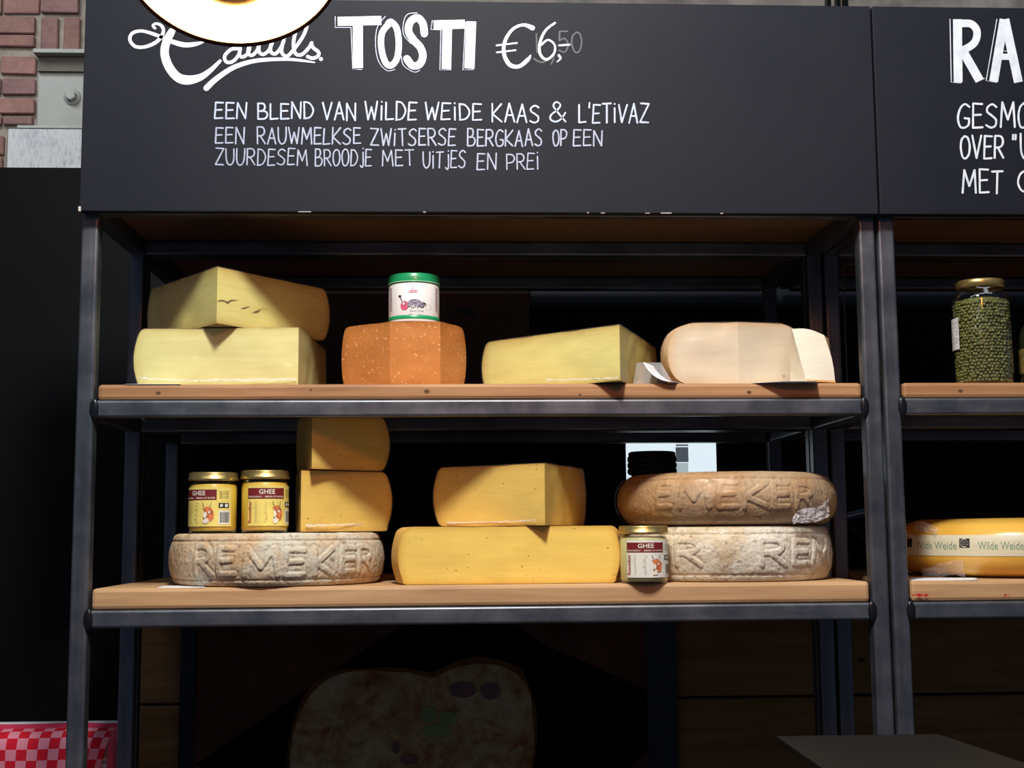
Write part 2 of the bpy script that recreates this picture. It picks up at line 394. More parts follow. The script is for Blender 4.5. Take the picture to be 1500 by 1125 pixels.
chalk_thin.set(Base_Color=chalk_thin.ramp(f, [(.3, (.30, .36, .50)), (.7, (.48, .54, .68))]), Roughness=.5)
chalk_soft = plain('pale_marker', (.30, .34, .46), .5, 0, .18, 90)
ghost = plain('rubbed_out_marker', (.050, .052, .060), .6)
def signmap(px, py, o): p = at(px, py, YS); return (p.x, YS-.0004-o, p.z)
def spx(P, n=6): return smooth_path(P, n)
G = {  # unit glyphs: list of (smooth?, points) x right 0..1, y up 0..1
'A': [(0, [(0, 0), (.5, 1), (1, 0)]), (0, [(.2, .36), (.85, .36)])],
'B': [(0, [(0, 0), (.02, 1)]), (1, [(0, 1), (.6, .98), (.75, .75), (.55, .55), (.1, .5)]), (1, [(.1, .5), (.8, .48), (1, .25), (.7, .02), (0, 0)])],
'C': [(1, [(1, .85), (.65, 1), (.2, .85), (0, .45), (.2, .08), (.6, 0), (1, .15)])],
'D': [(0, [(.05, 0), (.02, 1)]), (1, [(0, 1), (.6, .92), (1, .5), (.65, .08), (0, 0)])],
'E': [(0, [(1, .98), (.06, 1), (0, 0), (1, .02)]), (0, [(.03, .52), (.85, .54)])],
'G': [(1, [(1, .88), (.6, 1), (.2, .82), (0, .42), (.2, .05), (.6, 0), (.95, .12), (1, .35)]), (0, [(1, .38), (.6, .4)])],
'i': [(0, [(.5, 0), (.5, .78)]), (0, [(.5, 1.0), (.52, 1.02)])],
'I': [(0, [(.5, 0), (.5, 1)])],
'j': [(1, [(.9, .8), (.9, .1), (.6, -.12), (.1, 0)]), (0, [(.9, 1.02), (.92, 1.04)])],
'J': [(1, [(.9, 1), (.88, .2), (.6, -.05), (.1, .05)])],
'K': [(0, [(.02, 0), (0, 1)]), (0, [(.95, .98), (.05, .42), (1, 0)])],
'L': [(0, [(.04, 1), (0, 0), (1, .04)])],
'M': [(0, [(0, 0), (.1, 1), (.5, .3), (.88, 1), (1, 0)])],
'N': [(0, [(0, 0), (.05, 1), (.92, 0), (1, 1)])],
'O': [(1, [(.5, 1), (.12, .85), (0, .45), (.2, .05), (.55, 0), (.9, .2), (1, .6), (.8, .93), (.5, 1), (.4, .99)])],
'P': [(0, [(.05, 0), (0, 1)]), (1, [(0, 1), (.7, .97), (1, .75), (.75, .48), (.05, .42)])],
'R': [(0, [(.03, 0), (0, 1)]), (1, [(0, 1), (.65, .98), (.9, .76), (.7, .52), (.05, .46)]), (0, [(.35, .48), (1, 0)])],
'S': [(1, [(.95, .88), (.6, 1), (.18, .88), (.12, .68), (.5, .52), (.88, .33), (.8, .08), (.4, 0), (0, .1)])],
'T': [(0, [(0, .98), (1, 1)]), (0, [(.5, 1), (.52, 0)])],
'U': [(1, [(0, 1), (.02, .3), (.3, 0), (.7, .04), (.95, .35), (1, 1)])],
'V': [(0, [(0, 1), (.45, 0), (1, 1)])],
'W': [(0, [(0, 1), (.24, 0), (.52, .7), (.76, 0), (1, 1)])],
'Z': [(0, [(.02, 1), (1, .97), (0, .02), (1, 0)])],
'&': [(1, [(1, 0), (.45, .55), (.25, .82), (.45, 1), (.7, .85), (.5, .6), (.1, .35), (.05, .12), (.35, 0), (.7, .12), (1, .45)])],
"'": [(0, [(.5, 1.05), (.4, .8)])],
'"': [(0, [(.2, 1.02), (.18, .82)]), (0, [(.7, 1.02), (.68, .82)])],
'5': [(0, [(.9, 1), (.1, 1), (.05, .55)]), (1, [(.05, .55), (.6, .65), (.95, .35), (.6, 0), (0, .08)])],
'0': [(1, [(.5, 1), (.1, .8), (0, .4), (.3, 0), (.75, .05), (1, .5), (.85, .9), (.5, 1)])],
}
WID = {'i': .28, 'I': .28, "'": .25, 'j': .55, 'M': 1.25, 'W': 1.3, '"': .45, 'L': .8, 'E': .85, 'J': .55}
def word(ink, s, x0, x1, yt, yb, w=2.3, slope=0):
    tot = sum(WID.get(c, 1) for c in s) + .32*(len(s)-1)
    u = (x1-x0)/tot; x = x0
    for c in s:
        cw = WID.get(c, 1)*u; h = (yb-yt)*random.uniform(.95, 1.05); dy = random.uniform(-.8, .8)
        tilt = random.uniform(-.03, .05)
        for sm, P in G[c]:
            Q = [(x+cw*a+(b-.5)*h*tilt, yb+dy-h*b+slope*(x-x0)) for a, b in P]
            if sm: ink.stroke(spx(Q, 4), w, True, .12)
            else: ink.corners(Q, w, .1)
        x += cw+.32*u
i1 = Ink(signmap)
for s, a, b, c, d in (('EEN', 315, 361, 151, 174), ('BLEND', 378, 459, 151, 174), ('VAN', 473, 521, 151, 176), ('WiLDE', 535, 610, 150, 176), ('WEiDE', 623, 705, 152, 176), ('KAAS', 721, 790, 153, 179), ('&', 805, 828, 150, 179), ("L'ETiVAZ", 848, 950, 153, 180)):
    word(i1, s, a, b, c, d, 2.5)
i1.build('lettering', chalk_thin.m, sign1)
i2 = Ink(signmap)
for s, a, b, c, d in (('EEN', 316, 358, 187, 210), ('RAUWMELKSE', 377, 528, 187, 211), ('ZWiTSERSE', 543, 667, 189, 213), ('BERGKAAS', 685, 794, 190, 214), ('OP', 810, 830, 191, 214), ('EEN', 840, 882, 191, 214)):
    word(i2, s, a, b, c, d, 2.2)
i2.build('lettering', chalk_soft, sign1)
i3 = Ink(signmap)
for s, a, b, c, d in (('ZUURDESEM', 316, 450, 218, 242), ('BROODjE', 462, 544, 219, 243), ('MET', 560, 606, 221, 243), ('UiTjES', 620, 682, 222, 246), ('EN', 699, 727, 224, 248), ('PREi', 742, 789, 225, 248)):
    word(i3, s, a, b, c, d, 2.0)
i3.build('lettering', chalk_soft, sign1)
def z2(P): return [(450+p[0]/2.727, p[1]/2.727) + ((p[2]/2.727,) if len(p) > 2 else ()) for p in P]
ib = Ink(signmap); io = Ink(signmap)
def bar(ink, x0, y0, x1, y1, w): ink.stroke(z2([(x0, y0), (x1, y1)]), w/2.727, False)
bar(ib, 122, 86, 296, 82, 36); bar(ib, 202, 84, 203, 272, 40)                  # T
O_ = [(335, 88), (300, 130), (296, 190), (312, 248), (335, 262), (358, 235), (366, 180), (358, 115), (335, 88), (322, 96)]
ib.stroke(spx(z2(O_), 6), 25/2.727)
S_ = [(468, 135), (462, 95), (440, 72), (412, 88), (405, 125), (425, 160), (452, 190), (462, 225), (448, 258), (420, 262), (398, 235)]
ib.stroke(spx(z2(S_), 6), 30/2.727)
bar(ib, 505, 100, 630, 97, 36); bar(ib, 560, 98, 556, 276, 38); bar(ib, 655, 86, 648, 274, 40)
for P in ([(112, 66), (112, 110), (174, 110)], [(175, 110), (182, 276), (218, 278)], [(500, 82), (494, 118), (536, 120)], [(534, 118), (530, 280), (574, 279)], [(632, 90), (622, 280), (664, 278)]):
    io.stroke(z2(P), 1.1)
io.stroke(spx(z2([(312, 66), (280, 110), (273, 180), (285, 245), (318, 282), (350, 278)]), 5), 1.1)
io.stroke(spx(z2([(440, 52), (400, 58), (384, 95), (386, 140), (415, 175)]), 5), 1.1); io.stroke(spx(z2([(376, 225), (385, 262), (425, 288), (450, 282)]), 5), 1.1)
# euro sign, price
ib.stroke(spx(z2([(900, 112, 20), (862, 100, 12), (820, 118, 12), (790, 165, 14), (786, 215, 15), (808, 258, 17), (845, 266, 15), (880, 240, 16), (892, 222, 6)]), 6), 5)
ib.stroke(z2([(756, 182), (838, 172)]), 2.4); ib.stroke(z2([(757, 210), (832, 201)]), 2.4)
ib.stroke(spx(z2([(990, 92, 8), (952, 122, 10), (930, 170, 11), (930, 215, 11), (955, 238, 10), (985, 215, 9), (988, 180, 8), (962, 160, 8), (935, 180, 8)]), 6), 3.6)
ib.stroke(spx(z2([(1005, 222, 10), (1012, 234, 8), (998, 248, 4)]), 4), 3); ib.stroke(z2([(1006, 182), (1048, 179)]), 2.8)
gh = Ink(signmap)
gh.stroke(z2([(915, 135), (918, 210)]), 2.2); word(gh, '50', 450+1005/2.727, 450+1096/2.727, 128/2.727, 208/2.727, 2.4)
gh.stroke(spx(z2([(905, 235), (940, 250), (985, 225)]), 4), 2.6); gh.stroke(z2([(985, 235), (975, 256)]), 2.4)
gh.build('rubbed_out_price', ghost, sign1)
ib.build('lettering', chalk.m, sign1)
# script word partly behind the lamp
def z6(P): return [(180+p[0]/4.839, p[1]/4.839) + ((p[2]/4.839,) if len(p) > 2 else ()) for p in P]
isx = Ink(signmap)
isx.stroke(spx(z6([(228, 200, 20), (212, 182, 16), (236, 168, 18), (272, 182, 22), (288, 218, 24), (268, 268, 26), (222, 308, 26), (150, 334, 24), (85, 328, 24), (50, 282, 24), (68, 236, 24), (130, 220, 22), (200, 236, 24), (270, 262, 26), (340, 292, 32), (430, 318, 36), (510, 314, 30), (570, 298, 14)]), 6), 5)
isx.stroke(spx(z6([(348, 222, 50), (312, 290, 58), (296, 375, 60), (325, 470, 62), (385, 545, 64), (455, 568, 66), (545, 550, 50), (620, 500, 34), (690, 432, 22)]), 7), 12)
for P in ([(812, 345), (765, 352), (722, 398), (735, 440), (780, 436), (822, 388), (832, 340)], [(832, 350), (826, 388), (850, 405), (888, 376), (902, 318)], [(895, 330), (888, 378), (918, 392), (955, 352), (965, 300)],
          [(965, 320), (966, 368), (995, 386), (1036, 356), (1062, 290), (1060, 240)], [(1052, 300), (1048, 366), (1082, 382), (1118, 342), (1142, 290)], [(1135, 300), (1126, 370), (1162, 400), (1212, 352), (1275, 262), (1303, 195), (1300, 165)],
          [(1232, 200), (1210, 300), (1222, 378), (1268, 388), (1318, 340), (1340, 305)], [(1335, 308), (1348, 338), (1388, 372), (1380, 402), (1342, 414), (1310, 402)]):
    isx.stroke(spx(z6(P), 5), 5.0)
isx.disc(180+1405/4.839, 420/4.839, 3.0); isx.disc(180+1150/4.839, 266/4.839, 2.6)
isx.stroke(spx(z6([(592, 626, 42), (660, 562, 38), (780, 482, 34), (920, 436, 30), (1060, 422, 26), (1180, 422, 22), (1280, 432, 18), (1360, 444, 8)]), 6), 6)
isx.build('script_lettering', chalk.m, sign1)
io.build('letter_outline', chalk_thin.m, sign1)
# right board
def z3(P): return [(1000+p[0]/3, p[1]/3) + ((p[2]/3,) if len(p) > 2 else ()) for p in P]
ir = Ink(signmap)
ir.stroke(z3([(1207, 85), (1210, 362)]), 13, False)
ir.stroke(spx(z3([(1218, 104), (1268, 106), (1293, 140), (1280, 190), (1225, 225)]), 6), 11)
ir.stroke(z3([(1228, 220), (1305, 355)]), 13, False)
ir.stroke(z3([(1412, 85), (1366, 358)]), 13, False); ir.stroke(z3([(1415, 85), (1475, 362)]), 13, False); ir.stroke(z3([(1385, 250), (1450, 250)]), 9, False)
for P in ([(1174, 85), (1180, 362), (1222, 365)], [(1380, 85), (1333, 355), (1378, 362)], [(1240, 245), (1290, 362), (1325, 345)], [(1408, 170), (1405, 225), (1428, 225)]): ir.stroke(z3(P), 1.2)
word(ir, 'GESMO', 1403, 1508, 152, 187, 3.0); word(ir, 'OVER', 1407, 1470, 200, 232, 3.0); word(ir, '"U', 1482, 1512, 198, 233, 3.0)
word(ir, 'MET', 1410, 1468, 249, 283, 3.0); word(ir, 'C', 1491, 1512, 249, 281, 3.0)
ir.build('lettering', chalk.m, sign2)

# ================================================================= CHEESE BUILDER
def ring(R, cuts, p0, nseg):
    """closed outline of circle radius R (about 0,0) cut by half planes; returns list of segments [(kind, [pts])]"""
    C = []
    ins = lambda x, y, skip: all(x*c[0]+y*c[1] <= c[2]+1e-7 for i, c in enumerate(cuts) if i not in skip) and x*x+y*y <= R*R*1.00001
    for i, (nx, ny, d) in enumerate(cuts):
        if abs(d) < R:
            h = math.sqrt(R*R-d*d)
            for s in (-1, 1):
                x, y = nx*d-ny*h*s, ny*d+nx*h*s
                if ins(x, y, (i,)): C.append((x, y, ('r', i)))
        for j in range(i+1, len(cuts)):
            a, b = cuts[i], cuts[j]; det = a[0]*b[1]-a[1]*b[0]
            if abs(det) > 1e-6:
                x = (a[2]*b[1]-a[1]*b[2])/det; y = (a[0]*b[2]-a[2]*b[0])/det
                if ins(x, y, (i, j)): C.append((x, y, (i, j)))
    C.sort(key=lambda c: (math.atan2(c[1]-p0[1], c[0]-p0[0])-math.pi/2) % (2*math.pi))   # start at the back, always rind
    def hit(an):
        dx, dy = math.cos(an), math.sin(an); best = None; kind = 'r'
        b = p0[0]*dx+p0[1]*dy; cc = p0[0]**2+p0[1]**2-R*R
        best = -b+math.sqrt(max(0, b*b-cc))
        for i, (nx, ny, d) in enumerate(cuts):
            de = nx*dx+ny*dy
            if de > 1e-9:
                tt = (d-(nx*p0[0]+ny*p0[1]))/de
                if tt < best: best = tt; kind = i
        return p0[0]+dx*best, p0[1]+dy*best, kind
    segs = []; n = len(C)
    if n == 0:
        return [('r', [(R*math.cos(2*math.pi*k/nseg), R*math.sin(2*math.pi*k/nseg)) for k in range(nseg+1)])]
    for k in range(n):
        a = C[k]; b = C[(k+1) % n]
        a1 = math.atan2(a[1]-p0[1], a[0]-p0[0]); a2 = math.atan2(b[1]-p0[1], b[0]-p0[0])
        if a2 <= a1: a2 += 2*math.pi
        kind = hit((a1+a2)/2)[2]
        m = nseg if kind == 'r' else 28
        pts = [(a[0], a[1])]
        for q in range(1, m):
            if kind == 'r':
                x, y, _ = hit(a1+(a2-a1)*q/m)
            else:
                x = a[0]+(b[0]-a[0])*q/m; y = a[1]+(b[1]-a[1])*q/m
            pts.append((x, y))
        pts.append((b[0], b[1])); segs.append((kind, pts))
    return segs
TS = [0, .008, .03, .07, .12, .2, .3, .4, .5, .6, .7, .8, .88, .93, .97, .992, 1]
def cheese(name, label, cx, cy, z0, R, H, cuts, m_cut, m_rind, bulge=.012, edge=.005, wrap=None, p0=None, rough=.0008, foot=0, group=None, nseg=56, flatn=2.0, tiltx=0, wrapparts=True, cutwob=.0008):
    T = thing(name, (cx, cy, z0), label, 'cheese', group)
    if p0 is None:
        p0 = Vector((0, 0))
        for c in cuts: p0 -= Vector((c[0], c[1]))
        p0 = p0.normalized()*R*.35 if cuts else p0
        mind = [c[2] for c in cuts]
        if cuts and max(mind) > R*.1: p0 = Vector((0, 0))+p0*.4
    def Rt(t):
        r = R-bulge*abs(2*t-1)**flatn
        e = min(t, 1-t)*H
        if e < edge: r -= edge-math.sqrt(max(0, edge*edge-(edge-e)**2))
        r += foot*max(0, 1-t/.10)**1.5
        return r
    def prof(t, infl=0): return ring(Rt(t)+infl, [(c[0], c[1], c[2]+infl) for c in cuts], p0, nseg)
    sd = random.uniform(0, 50)
    def jig(x, y, z, a): return a*noise.noise(Vector((x*28+sd, y*28, z*40)))
    def build(infl, kinds, nm, mat):
        rings = [prof(t, infl) for t in TS]
        V = []; Fc = []; rd = []
        ns = len(rings[0])
        for k in range(ns):
            kind = rings[0][k][0]
            if ('r' if kind == 'r' else 'c') not in kinds: continue
            b = len(V); m = len(rings[0][k][1])
            nrm = None
            if kind != 'r': nrm = cuts[kind]
            for j, t in enumerate(TS):
                for (x, y) in rings[j][k][1]:
                    e_in = edge*.25*max(0, 1-min(t, 1-t)*H/.002) if kind != 'r' else 0
                    z = t*H+(infl if j == len(TS)-1 else -0*infl)
                    if kind == 'r':
                        l = math.hypot(x, y) or 1; d = jig(x, y, z, rough*2)
                        xx, yy = x+x/l*d, y+y/l*d
                        # keep the seam with the cut faces closed
                        if (x, y) in (rings[j][k][1][0], rings[j][k][1][-1]): xx, yy = x, y
                    else:
                        q = math.sin(math.pi*rings[j][k][1].index((x, y))/(m-1))
                        d = jig(x, y, z, cutwob*2)*q
                        xx, yy = x+nrm[0]*d, y+nrm[1]*d
                    V.append((cx+xx, cy+yy, z0+z))
                    rd.append(min(z+.001, H-z+.001, Rt(t)-math.hypot(x, y)+.001) if kind != 'r' else 0)
            for j in range(len(TS)-1):
                for i in range(m-1):
                    Fc.append((b+j*m+i, b+j*m+i+1, b+(j+1)*m+i+1, b+(j+1)*m+i))
        if 'r' in kinds:
            for j, flip in ((len(TS)-1, False), (0, True)):
                pts = []
                for kind, pp in rings[j]: pts += pp[:-1]
                zz = z0+TS[j]*H+(infl if not flip else 0)
                levels = [1, .93, .7, .35]
                b = len(V); m = len(pts)
                for lv in levels:
                    for x, y in pts:
                        px_, py_ = p0[0]+(x-p0[0])*lv, p0[1]+(y-p0[1])*lv
                        V.append((cx+px_, cy+py_, zz+(jig(px_, py_, 3, rough*1.2)*(1 if lv < 1 else 0)*(0 if flip else 1)))); rd.append(0)
                V.append((cx+p0[0], cy+p0[1], zz)); rd.append(0)
                for q in range(len(levels)-1):
                    for i in range(m):
                        i2 = (i+1) % m; f = (b+q*m+i, b+q*m+i2, b+(q+1)*m+i2, b+(q+1)*m+i)
                        Fc.append(f[::-1] if flip else f)
                q = len(levels)-1
                for i in range(m):
                    i2 = (i+1) % m; f = (b+q*m+i, b+q*m+i2, len(V)-1)
                    Fc.append(f[::-1] if flip else f)
        o = mesh(nm, V, Fc, mat, T, True)
        at_ = o.data.attributes.new('rd', 'FLOAT', 'POINT'); at_.data.foreach_set('value', rd)
        return o
    build(0, 'c', 'cut_face', m_cut)
    build(0, 'r', 'rind', m_rind)
    if wrap: build(.0012, 'rc', 'plastic_wrap', wrap)
    return T
def rayhit(px, py, c, R, far=True):
    d = ray(px, py); dx, dy = d.x, d.y; l = math.hypot(dx, dy); dx /= l; dy /= l
    ox, oy = EYE.x-c[0], EYE.y-c[1]; b = ox*dx+oy*dy; q = b*b-(ox*ox+oy*oy-R*R)
    q = math.sqrt(max(0, q)); t = -b+q if far else -b-q
    return (ox+dx*t, oy+dy*t)
def wedge(name, label, apx, apy, aY, R, lpx, rpx, z0, H, mc, mr, lfar=True, rfar=True, fronty=None, **k):
    p = at(apx, apy, aY); c = (p.x, aY)
    e1 = Vector(rayhit(lpx, apy, c, R, lfar)); e2 = Vector(rayhit(rpx, apy, c, R, rfar))
    cuts = []; mid = (e1.normalized()+e2.normalized())
    for e in (e1, e2):
        n = Vector((-e.y, e.x)).normalized()
        if n.dot(mid) > 0: n = -n
        cuts.append((n.x, n.y, 0.0))
    return cheese(name, label, c[0], c[1], z0, R, H, cuts, mc, mr, p0=mid.normalized()*R*.45, **k)

wrapA = film('cling_film', .13, haze=.02); wrapB = film('cling_film_tight', .10, bump=.4, haze=.015)
pa = paste('alpine_paste', (.78, .70, .25), (.54, .38, .09), .018, 0, blot=.10)
pa2 = paste('alpine_paste_pale', (.74, .69, .30), (.58, .48, .15), .016, 0, blot=.10)
ra = rindmat('alpine_rind', (.36, .27, .13), (.56, .46, .26), (.20, .13, .06), 22, .7, .5)
pg = paste('gouda_paste', (.83, .58, .13), (.60, .33, .06), .012, 105, (.30, .16, .03), blot=.16)
rg = rindmat('gouda_rind', (.55, .30, .06), (.70, .42, .10), None, 14, .5, .2)
po = paste('aged_orange_paste', (.52, .19, .048), (.36, .125, .03), .012, 0, rough=.35, blot=.35, speck=(.85, .52, .24))
ro = rindmat('orange_rind', (.40, .15, .04), (.58, .26, .09), (.65, .38, .2), 20, .45, .3)
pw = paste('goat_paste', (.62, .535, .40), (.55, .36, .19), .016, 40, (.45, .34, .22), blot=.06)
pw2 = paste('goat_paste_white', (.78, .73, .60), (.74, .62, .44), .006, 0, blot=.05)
rw = rindmat('goat_rind', (.55, .32, .15), (.72, .50, .30), None, 14, .5, .2)

E0 = .0006
# A / B: upper shelf, left stack
yA = .050; zA = ZBU+E0; topA = AZ(437, 480, yA); HA = topA-zA
wedge('cheese_wedge', 'pale yellow cheese wedge at far left of the upper shelf, lower one of the pair', 437, 520, yA, .243, 196, 478, zA, HA, pa2, ra, lfar=True, rfar=True, wrap=wrapA, bulge=.010, edge=.006)
yB = .022; zB = topA+.0016+E0; topB = AZ(318, 391, yB)
wedge('cheese_wedge', 'yellow cheese wedge with cracked cut face stacked on top of another, highest at left', 318, 430, yB, .235, 217, 483, zB, topB-zB, pa, ra, wrap=wrapA, bulge=.012, edge=.006)
# cracks in B: dark slits following the right cut face
# C: orange piece
yC = .035; zC_ = ZBU+E0; topC = AZ(605, 471, yC); cC = at(592, 520, yC+.058)
def plane_px(c, a, b):
    """half plane through two plan points a, b (world XY), outward away from centre c"""
    d = Vector((b[0]-a[0], b[1]-a[1])).normalized(); n = Vector((-d.y, d.x)); m = n.dot(Vector((a[0]-c[0], a[1]-c[1])))
    if m < 0: n = -n; m = -m
    return (n.x, n.y, m)
cc = (cC.x, yC+.054)
fl = (AX(571, 520, yC), yC); fr = (AX(645, 520, yC), yC)
cutsC = [plane_px(cc, fl, fr), plane_px(cc, fl, (fl[0]-.066, yC+.050)), plane_px(cc, fr, (fr[0]+.035, yC+.055))]
cheese('cheese_chunk', 'orange-brown aged cheese chunk flecked with crystals, under the small white and green tin', cc[0], cc[1], zC_, .094, topC-zC_, cutsC, po, ro, bulge=.006, edge=.006, p0=Vector((0, 0)), flatn=2.4)
# D
yD = -.026; zD = ZBU+E0; topD = AZ(908, 476, yD)
wedge('cheese_wedge', 'long straw-coloured cheese wedge between the orange chunk and the pale goat cheese', 908, 520, yD, .262, 706, 962, zD, topD-zD, pa, ra, wrap=wrapA, bulge=.010, edge=.007)
# E
yE = .040; zE = ZBU+E0+.0008; topE = AZ(1078, 472, yE)
pe = at(1078, 520, yE); cE = (pe.x, yE+.045)
cutsE = [plane_px(cE, (pe.x, yE), (pe.x-.10, yE+.014)), plane_px(cE, (pe.x, yE), (pe.x+.10, yE+.022))]
cheese('cheese_piece', 'pale ivory goat cheese piece with rounded tan rind near the right of upper shelf', cE[0]+.004, cE[1], zE, .108, topE-zE, cutsE, pw, rw, bulge=.020, edge=.014, wrap=wrapB, p0=Vector((0, 0)), flatn=2.6)
# G leaning slice
def leaning_slice():
    Y0, Y1 = .006, .045
    z0 = ZBU+.0016
    P = lambda px, py, Y: at(px, py, Y)
    T = thing('cheese_slice', (AX(1190, 550, .02), .02, z0), 'small white cheese slice leaning against the pale goat cheese', 'cheese')
    tl, tr, brr, bl_, eb = P(1160, 482, .022), P(1207, 491, .030), P(1223, 552, .018), P(1157, 553, .040), P(1181, 553, 0.0)
    tl2, tr2, br2 = P(1172, 484, .055), P(1214, 496, .058), P(1214, 553, .062)
    for v in (brr, bl_, eb, br2): v.z = z0
    rows = 8
    def grid(nm, A, B, C, D, mat, nx=10, ny=10, push=None, arc=None):
        V = []; Fc = []
        for j in range(ny+1):
            for i in range(nx+1):
                u, v = i/nx, j/ny
                p = (A*(1-u)+B*u)*(1-v)+(D*(1-u)+C*u)*v
                if arc: p = p+arc(u, v)
                V.append(p)
        for j in range(ny):
            for i in range(nx): Fc.append((j*(nx+1)+i, j*(nx+1)+i+1, (j+1)*(nx+1)+i+1, (j+1)*(nx+1)+i))
        o = mesh(nm, V, Fc, mat, T, True); q = o.data.attributes.new('rd', 'FLOAT', 'POINT')
        q.data.foreach_set('value', [.02]*len(V)); return o
    bow = lambda u, v: Vector((.0035*math.sin(math.pi*v)*u, 0, .0045*math.sin(math.pi*u)*v))
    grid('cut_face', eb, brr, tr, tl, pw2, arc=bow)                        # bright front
    grid('side_face', bl_, eb, tl, P(1159, 483, .04), pw)                  # left face, its shade put into the darker paste colour
    grid('rind', tl, tr, tr2, tl2, rw, arc=lambda u, v: Vector((0, 0, .0045*math.sin(math.pi*u))))
    grid('rind', brr, br2, tr2, tr, rw, arc=lambda u, v: Vector((.0035*math.sin(math.pi*v), 0, 0)))
    grid('rind', eb+Vector((0, -.0003, .0032)), brr+Vector((.0006, -.0003, .0028)), brr+Vector((.0006, -.0006, 0)), eb+Vector((0, -.0006, 0)), plain('orange_edge', (.70, .36, .12), .5))
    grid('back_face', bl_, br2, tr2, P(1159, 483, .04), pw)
leaning_slice()
# round slice behind the leaning one
cheese('cheese_piece', 'small tan-rinded cheese half hidden behind the leaning white slice', AX(1180, 520, .13), .13, ZBU+E0, .038, .062, [(0, -1, .006)], pw, rw, bulge=.008, edge=.010, p0=Vector((0, .01)))

# ---- embossed wheels
STROKES = {k: G[k] for k in 'REMK'}
def wheel_fit(pl, pr, py, yf):
    a = ray(pl, py); b = ray(pr, py)
    a = Vector((a.x, a.y)).normalized(); b = Vector((b.x, b.y)).normalized()
    bi = (a+b).normalized(); h = math.acos(max(-1, min(1, a.dot(b))))/2
    D = (yf-EYE.y)/(bi.y-math.sin(h)); return EYE.x+bi.x*D, EYE.y+bi.y*D, D*math.sin(h)
def embossed_wheel(name, label, pl, pr, yf, z0, ztop, letters, mat, bulge=.010, edge=.004, rims=True, wrap=None, amp=.0010, height=.0017, midpy=810, low=.012, topin=0.0):
    cx, cy, R = wheel_fit(pl, pr, midpy, yf); H = ztop-z0
    T = thing(name, (cx, cy, z0), label, 'cheese')
    segs = []
    for ch, x0, x1, yt, yb in letters:
        def ang(px):
            x, y = rayhit(px, (yt+yb)/2, (cx, cy), R, False); return math.atan2(y, x)
        a0, a1 = ang(x0), ang(x1); zt = AZ((x0+x1)/2, yt, yf+.01)-z0; zb = AZ((x0+x1)/2, yb, yf+.01)-z0
        for sm, P in STROKES[ch]:
            Q = [((a0+(a1-a0)*u)*R, zb+(zt-zb)*v) for u, v in P]
            if sm: Q = smooth_path(Q, 3)
            segs += list(zip(Q[:-1], Q[1:]))
    def sdist(u, z):
        m = 1
        for (a, b) in segs:
            if abs(u-a[0]) > .05: continue
            dx, dz = b[0]-a[0], b[1]-a[1]; L = dx*dx+dz*dz or 1e-12
            t = max(0, min(1, ((u-a[0])*dx+(z-a[1])*dz)/L))
            d = math.hypot(u-a[0]-t*dx, z-a[1]-t*dz)
            if d < m: m = d
        return m
    A = []
    a = -math.pi*1.08
    while a < math.pi*.92-1e-6:
        A.append(a); vis = (-math.pi < a < 0); a += (.0012/R if vis else .05)
    na = len(A); nz = max(40, int(H/.0015)); sd = random.uniform(0, 90)
    V = []; Fc = []
    for j in range(nz+1):
        t = j/nz
        for i, a in enumerate(A):
            r = R-bulge*abs(2*t-1)**2.2 - topin*t
            e = min(t, 1-t)*H
            if e < edge: r -= edge-math.sqrt(max(0, edge*edge-(edge-e)**2))
            if rims:
                for tt, wd, dp in ((.855, .016, .0022), (.125, .016, .0018)):
                    r -= dp*math.exp(-((t-tt)/wd)**2)
            x, y = math.cos(a), math.sin(a)
            p = Vector((x*R*30+sd, y*R*30, t*H*30))
            r += amp*(noise.noise(p)+.6*noise.noise(p*3.1)+.5*noise.noise(p*9)+.25*noise.noise(p*20))
            if segs and -math.pi < a < 0:
                d = sdist(a*R, t*H); wv = .0030
                k = 1 if d < wv else max(0, 1-(d-wv)/.0016)
                k = k*k*(3-2*k)
                wear = .9+.35*noise.noise(p*1.3)
                groove = math.exp(-((d-.0052)/.0011)**2)*.0009
                r += height*k*wear - groove
            V.append((cx+x*r, cy+y*r, z0+t*H))
    for j in range(nz):
        for i in range(na):
            k = (i+1) % na; Fc.append((j*na+i, j*na+k, (j+1)*na+k, (j+1)*na+i))
    for j, fl in ((nz, False), (0, True)):
        b = len(V); src = [V[j*na+i] for i in range(na)]; lv = [.94, .8, .55, .25]
        for l in lv:
            for (x, y, z) in src:
                xx, yy = cx+(x-cx)*l, cy+(y-cy)*l
                V.append((xx, yy, z+(0 if fl else amp*noise.noise(Vector((xx*40, yy*40, sd))))))
        V.append((cx, cy, src[0][2]))
        prev = j*na
        for q in range(len(lv)):
            cur = b+q*na
            for i in range(na):
                k = (i+1) % na; f = (prev+i, prev+k, cur+k, cur+i); Fc.append(f[::-1] if fl else f)
            prev = cur
        for i in range(na):
            k = (i+1) % na; f = (prev+i, prev+k, len(V)-1); Fc.append(f[::-1] if fl else f)
    mesh('rind', V, Fc, mat, T, True)
    if wrap:
        pr_ = []
        for j in range(0, 25):
            t = j/24; r = R-bulge*abs(2*t-1)**2.2-topin*t; e = min(t, 1-t)*H
            if e < edge: r -= edge-math.sqrt(max(0, edge*edge-(edge-e)**2))
            pr_.append((r+.0042, t*H+(-.0 if j else .0)))
        lathe('plastic_wrap', pr_, (cx, cy, z0), wrap, T, 128, False)
    return T, cx, cy, R
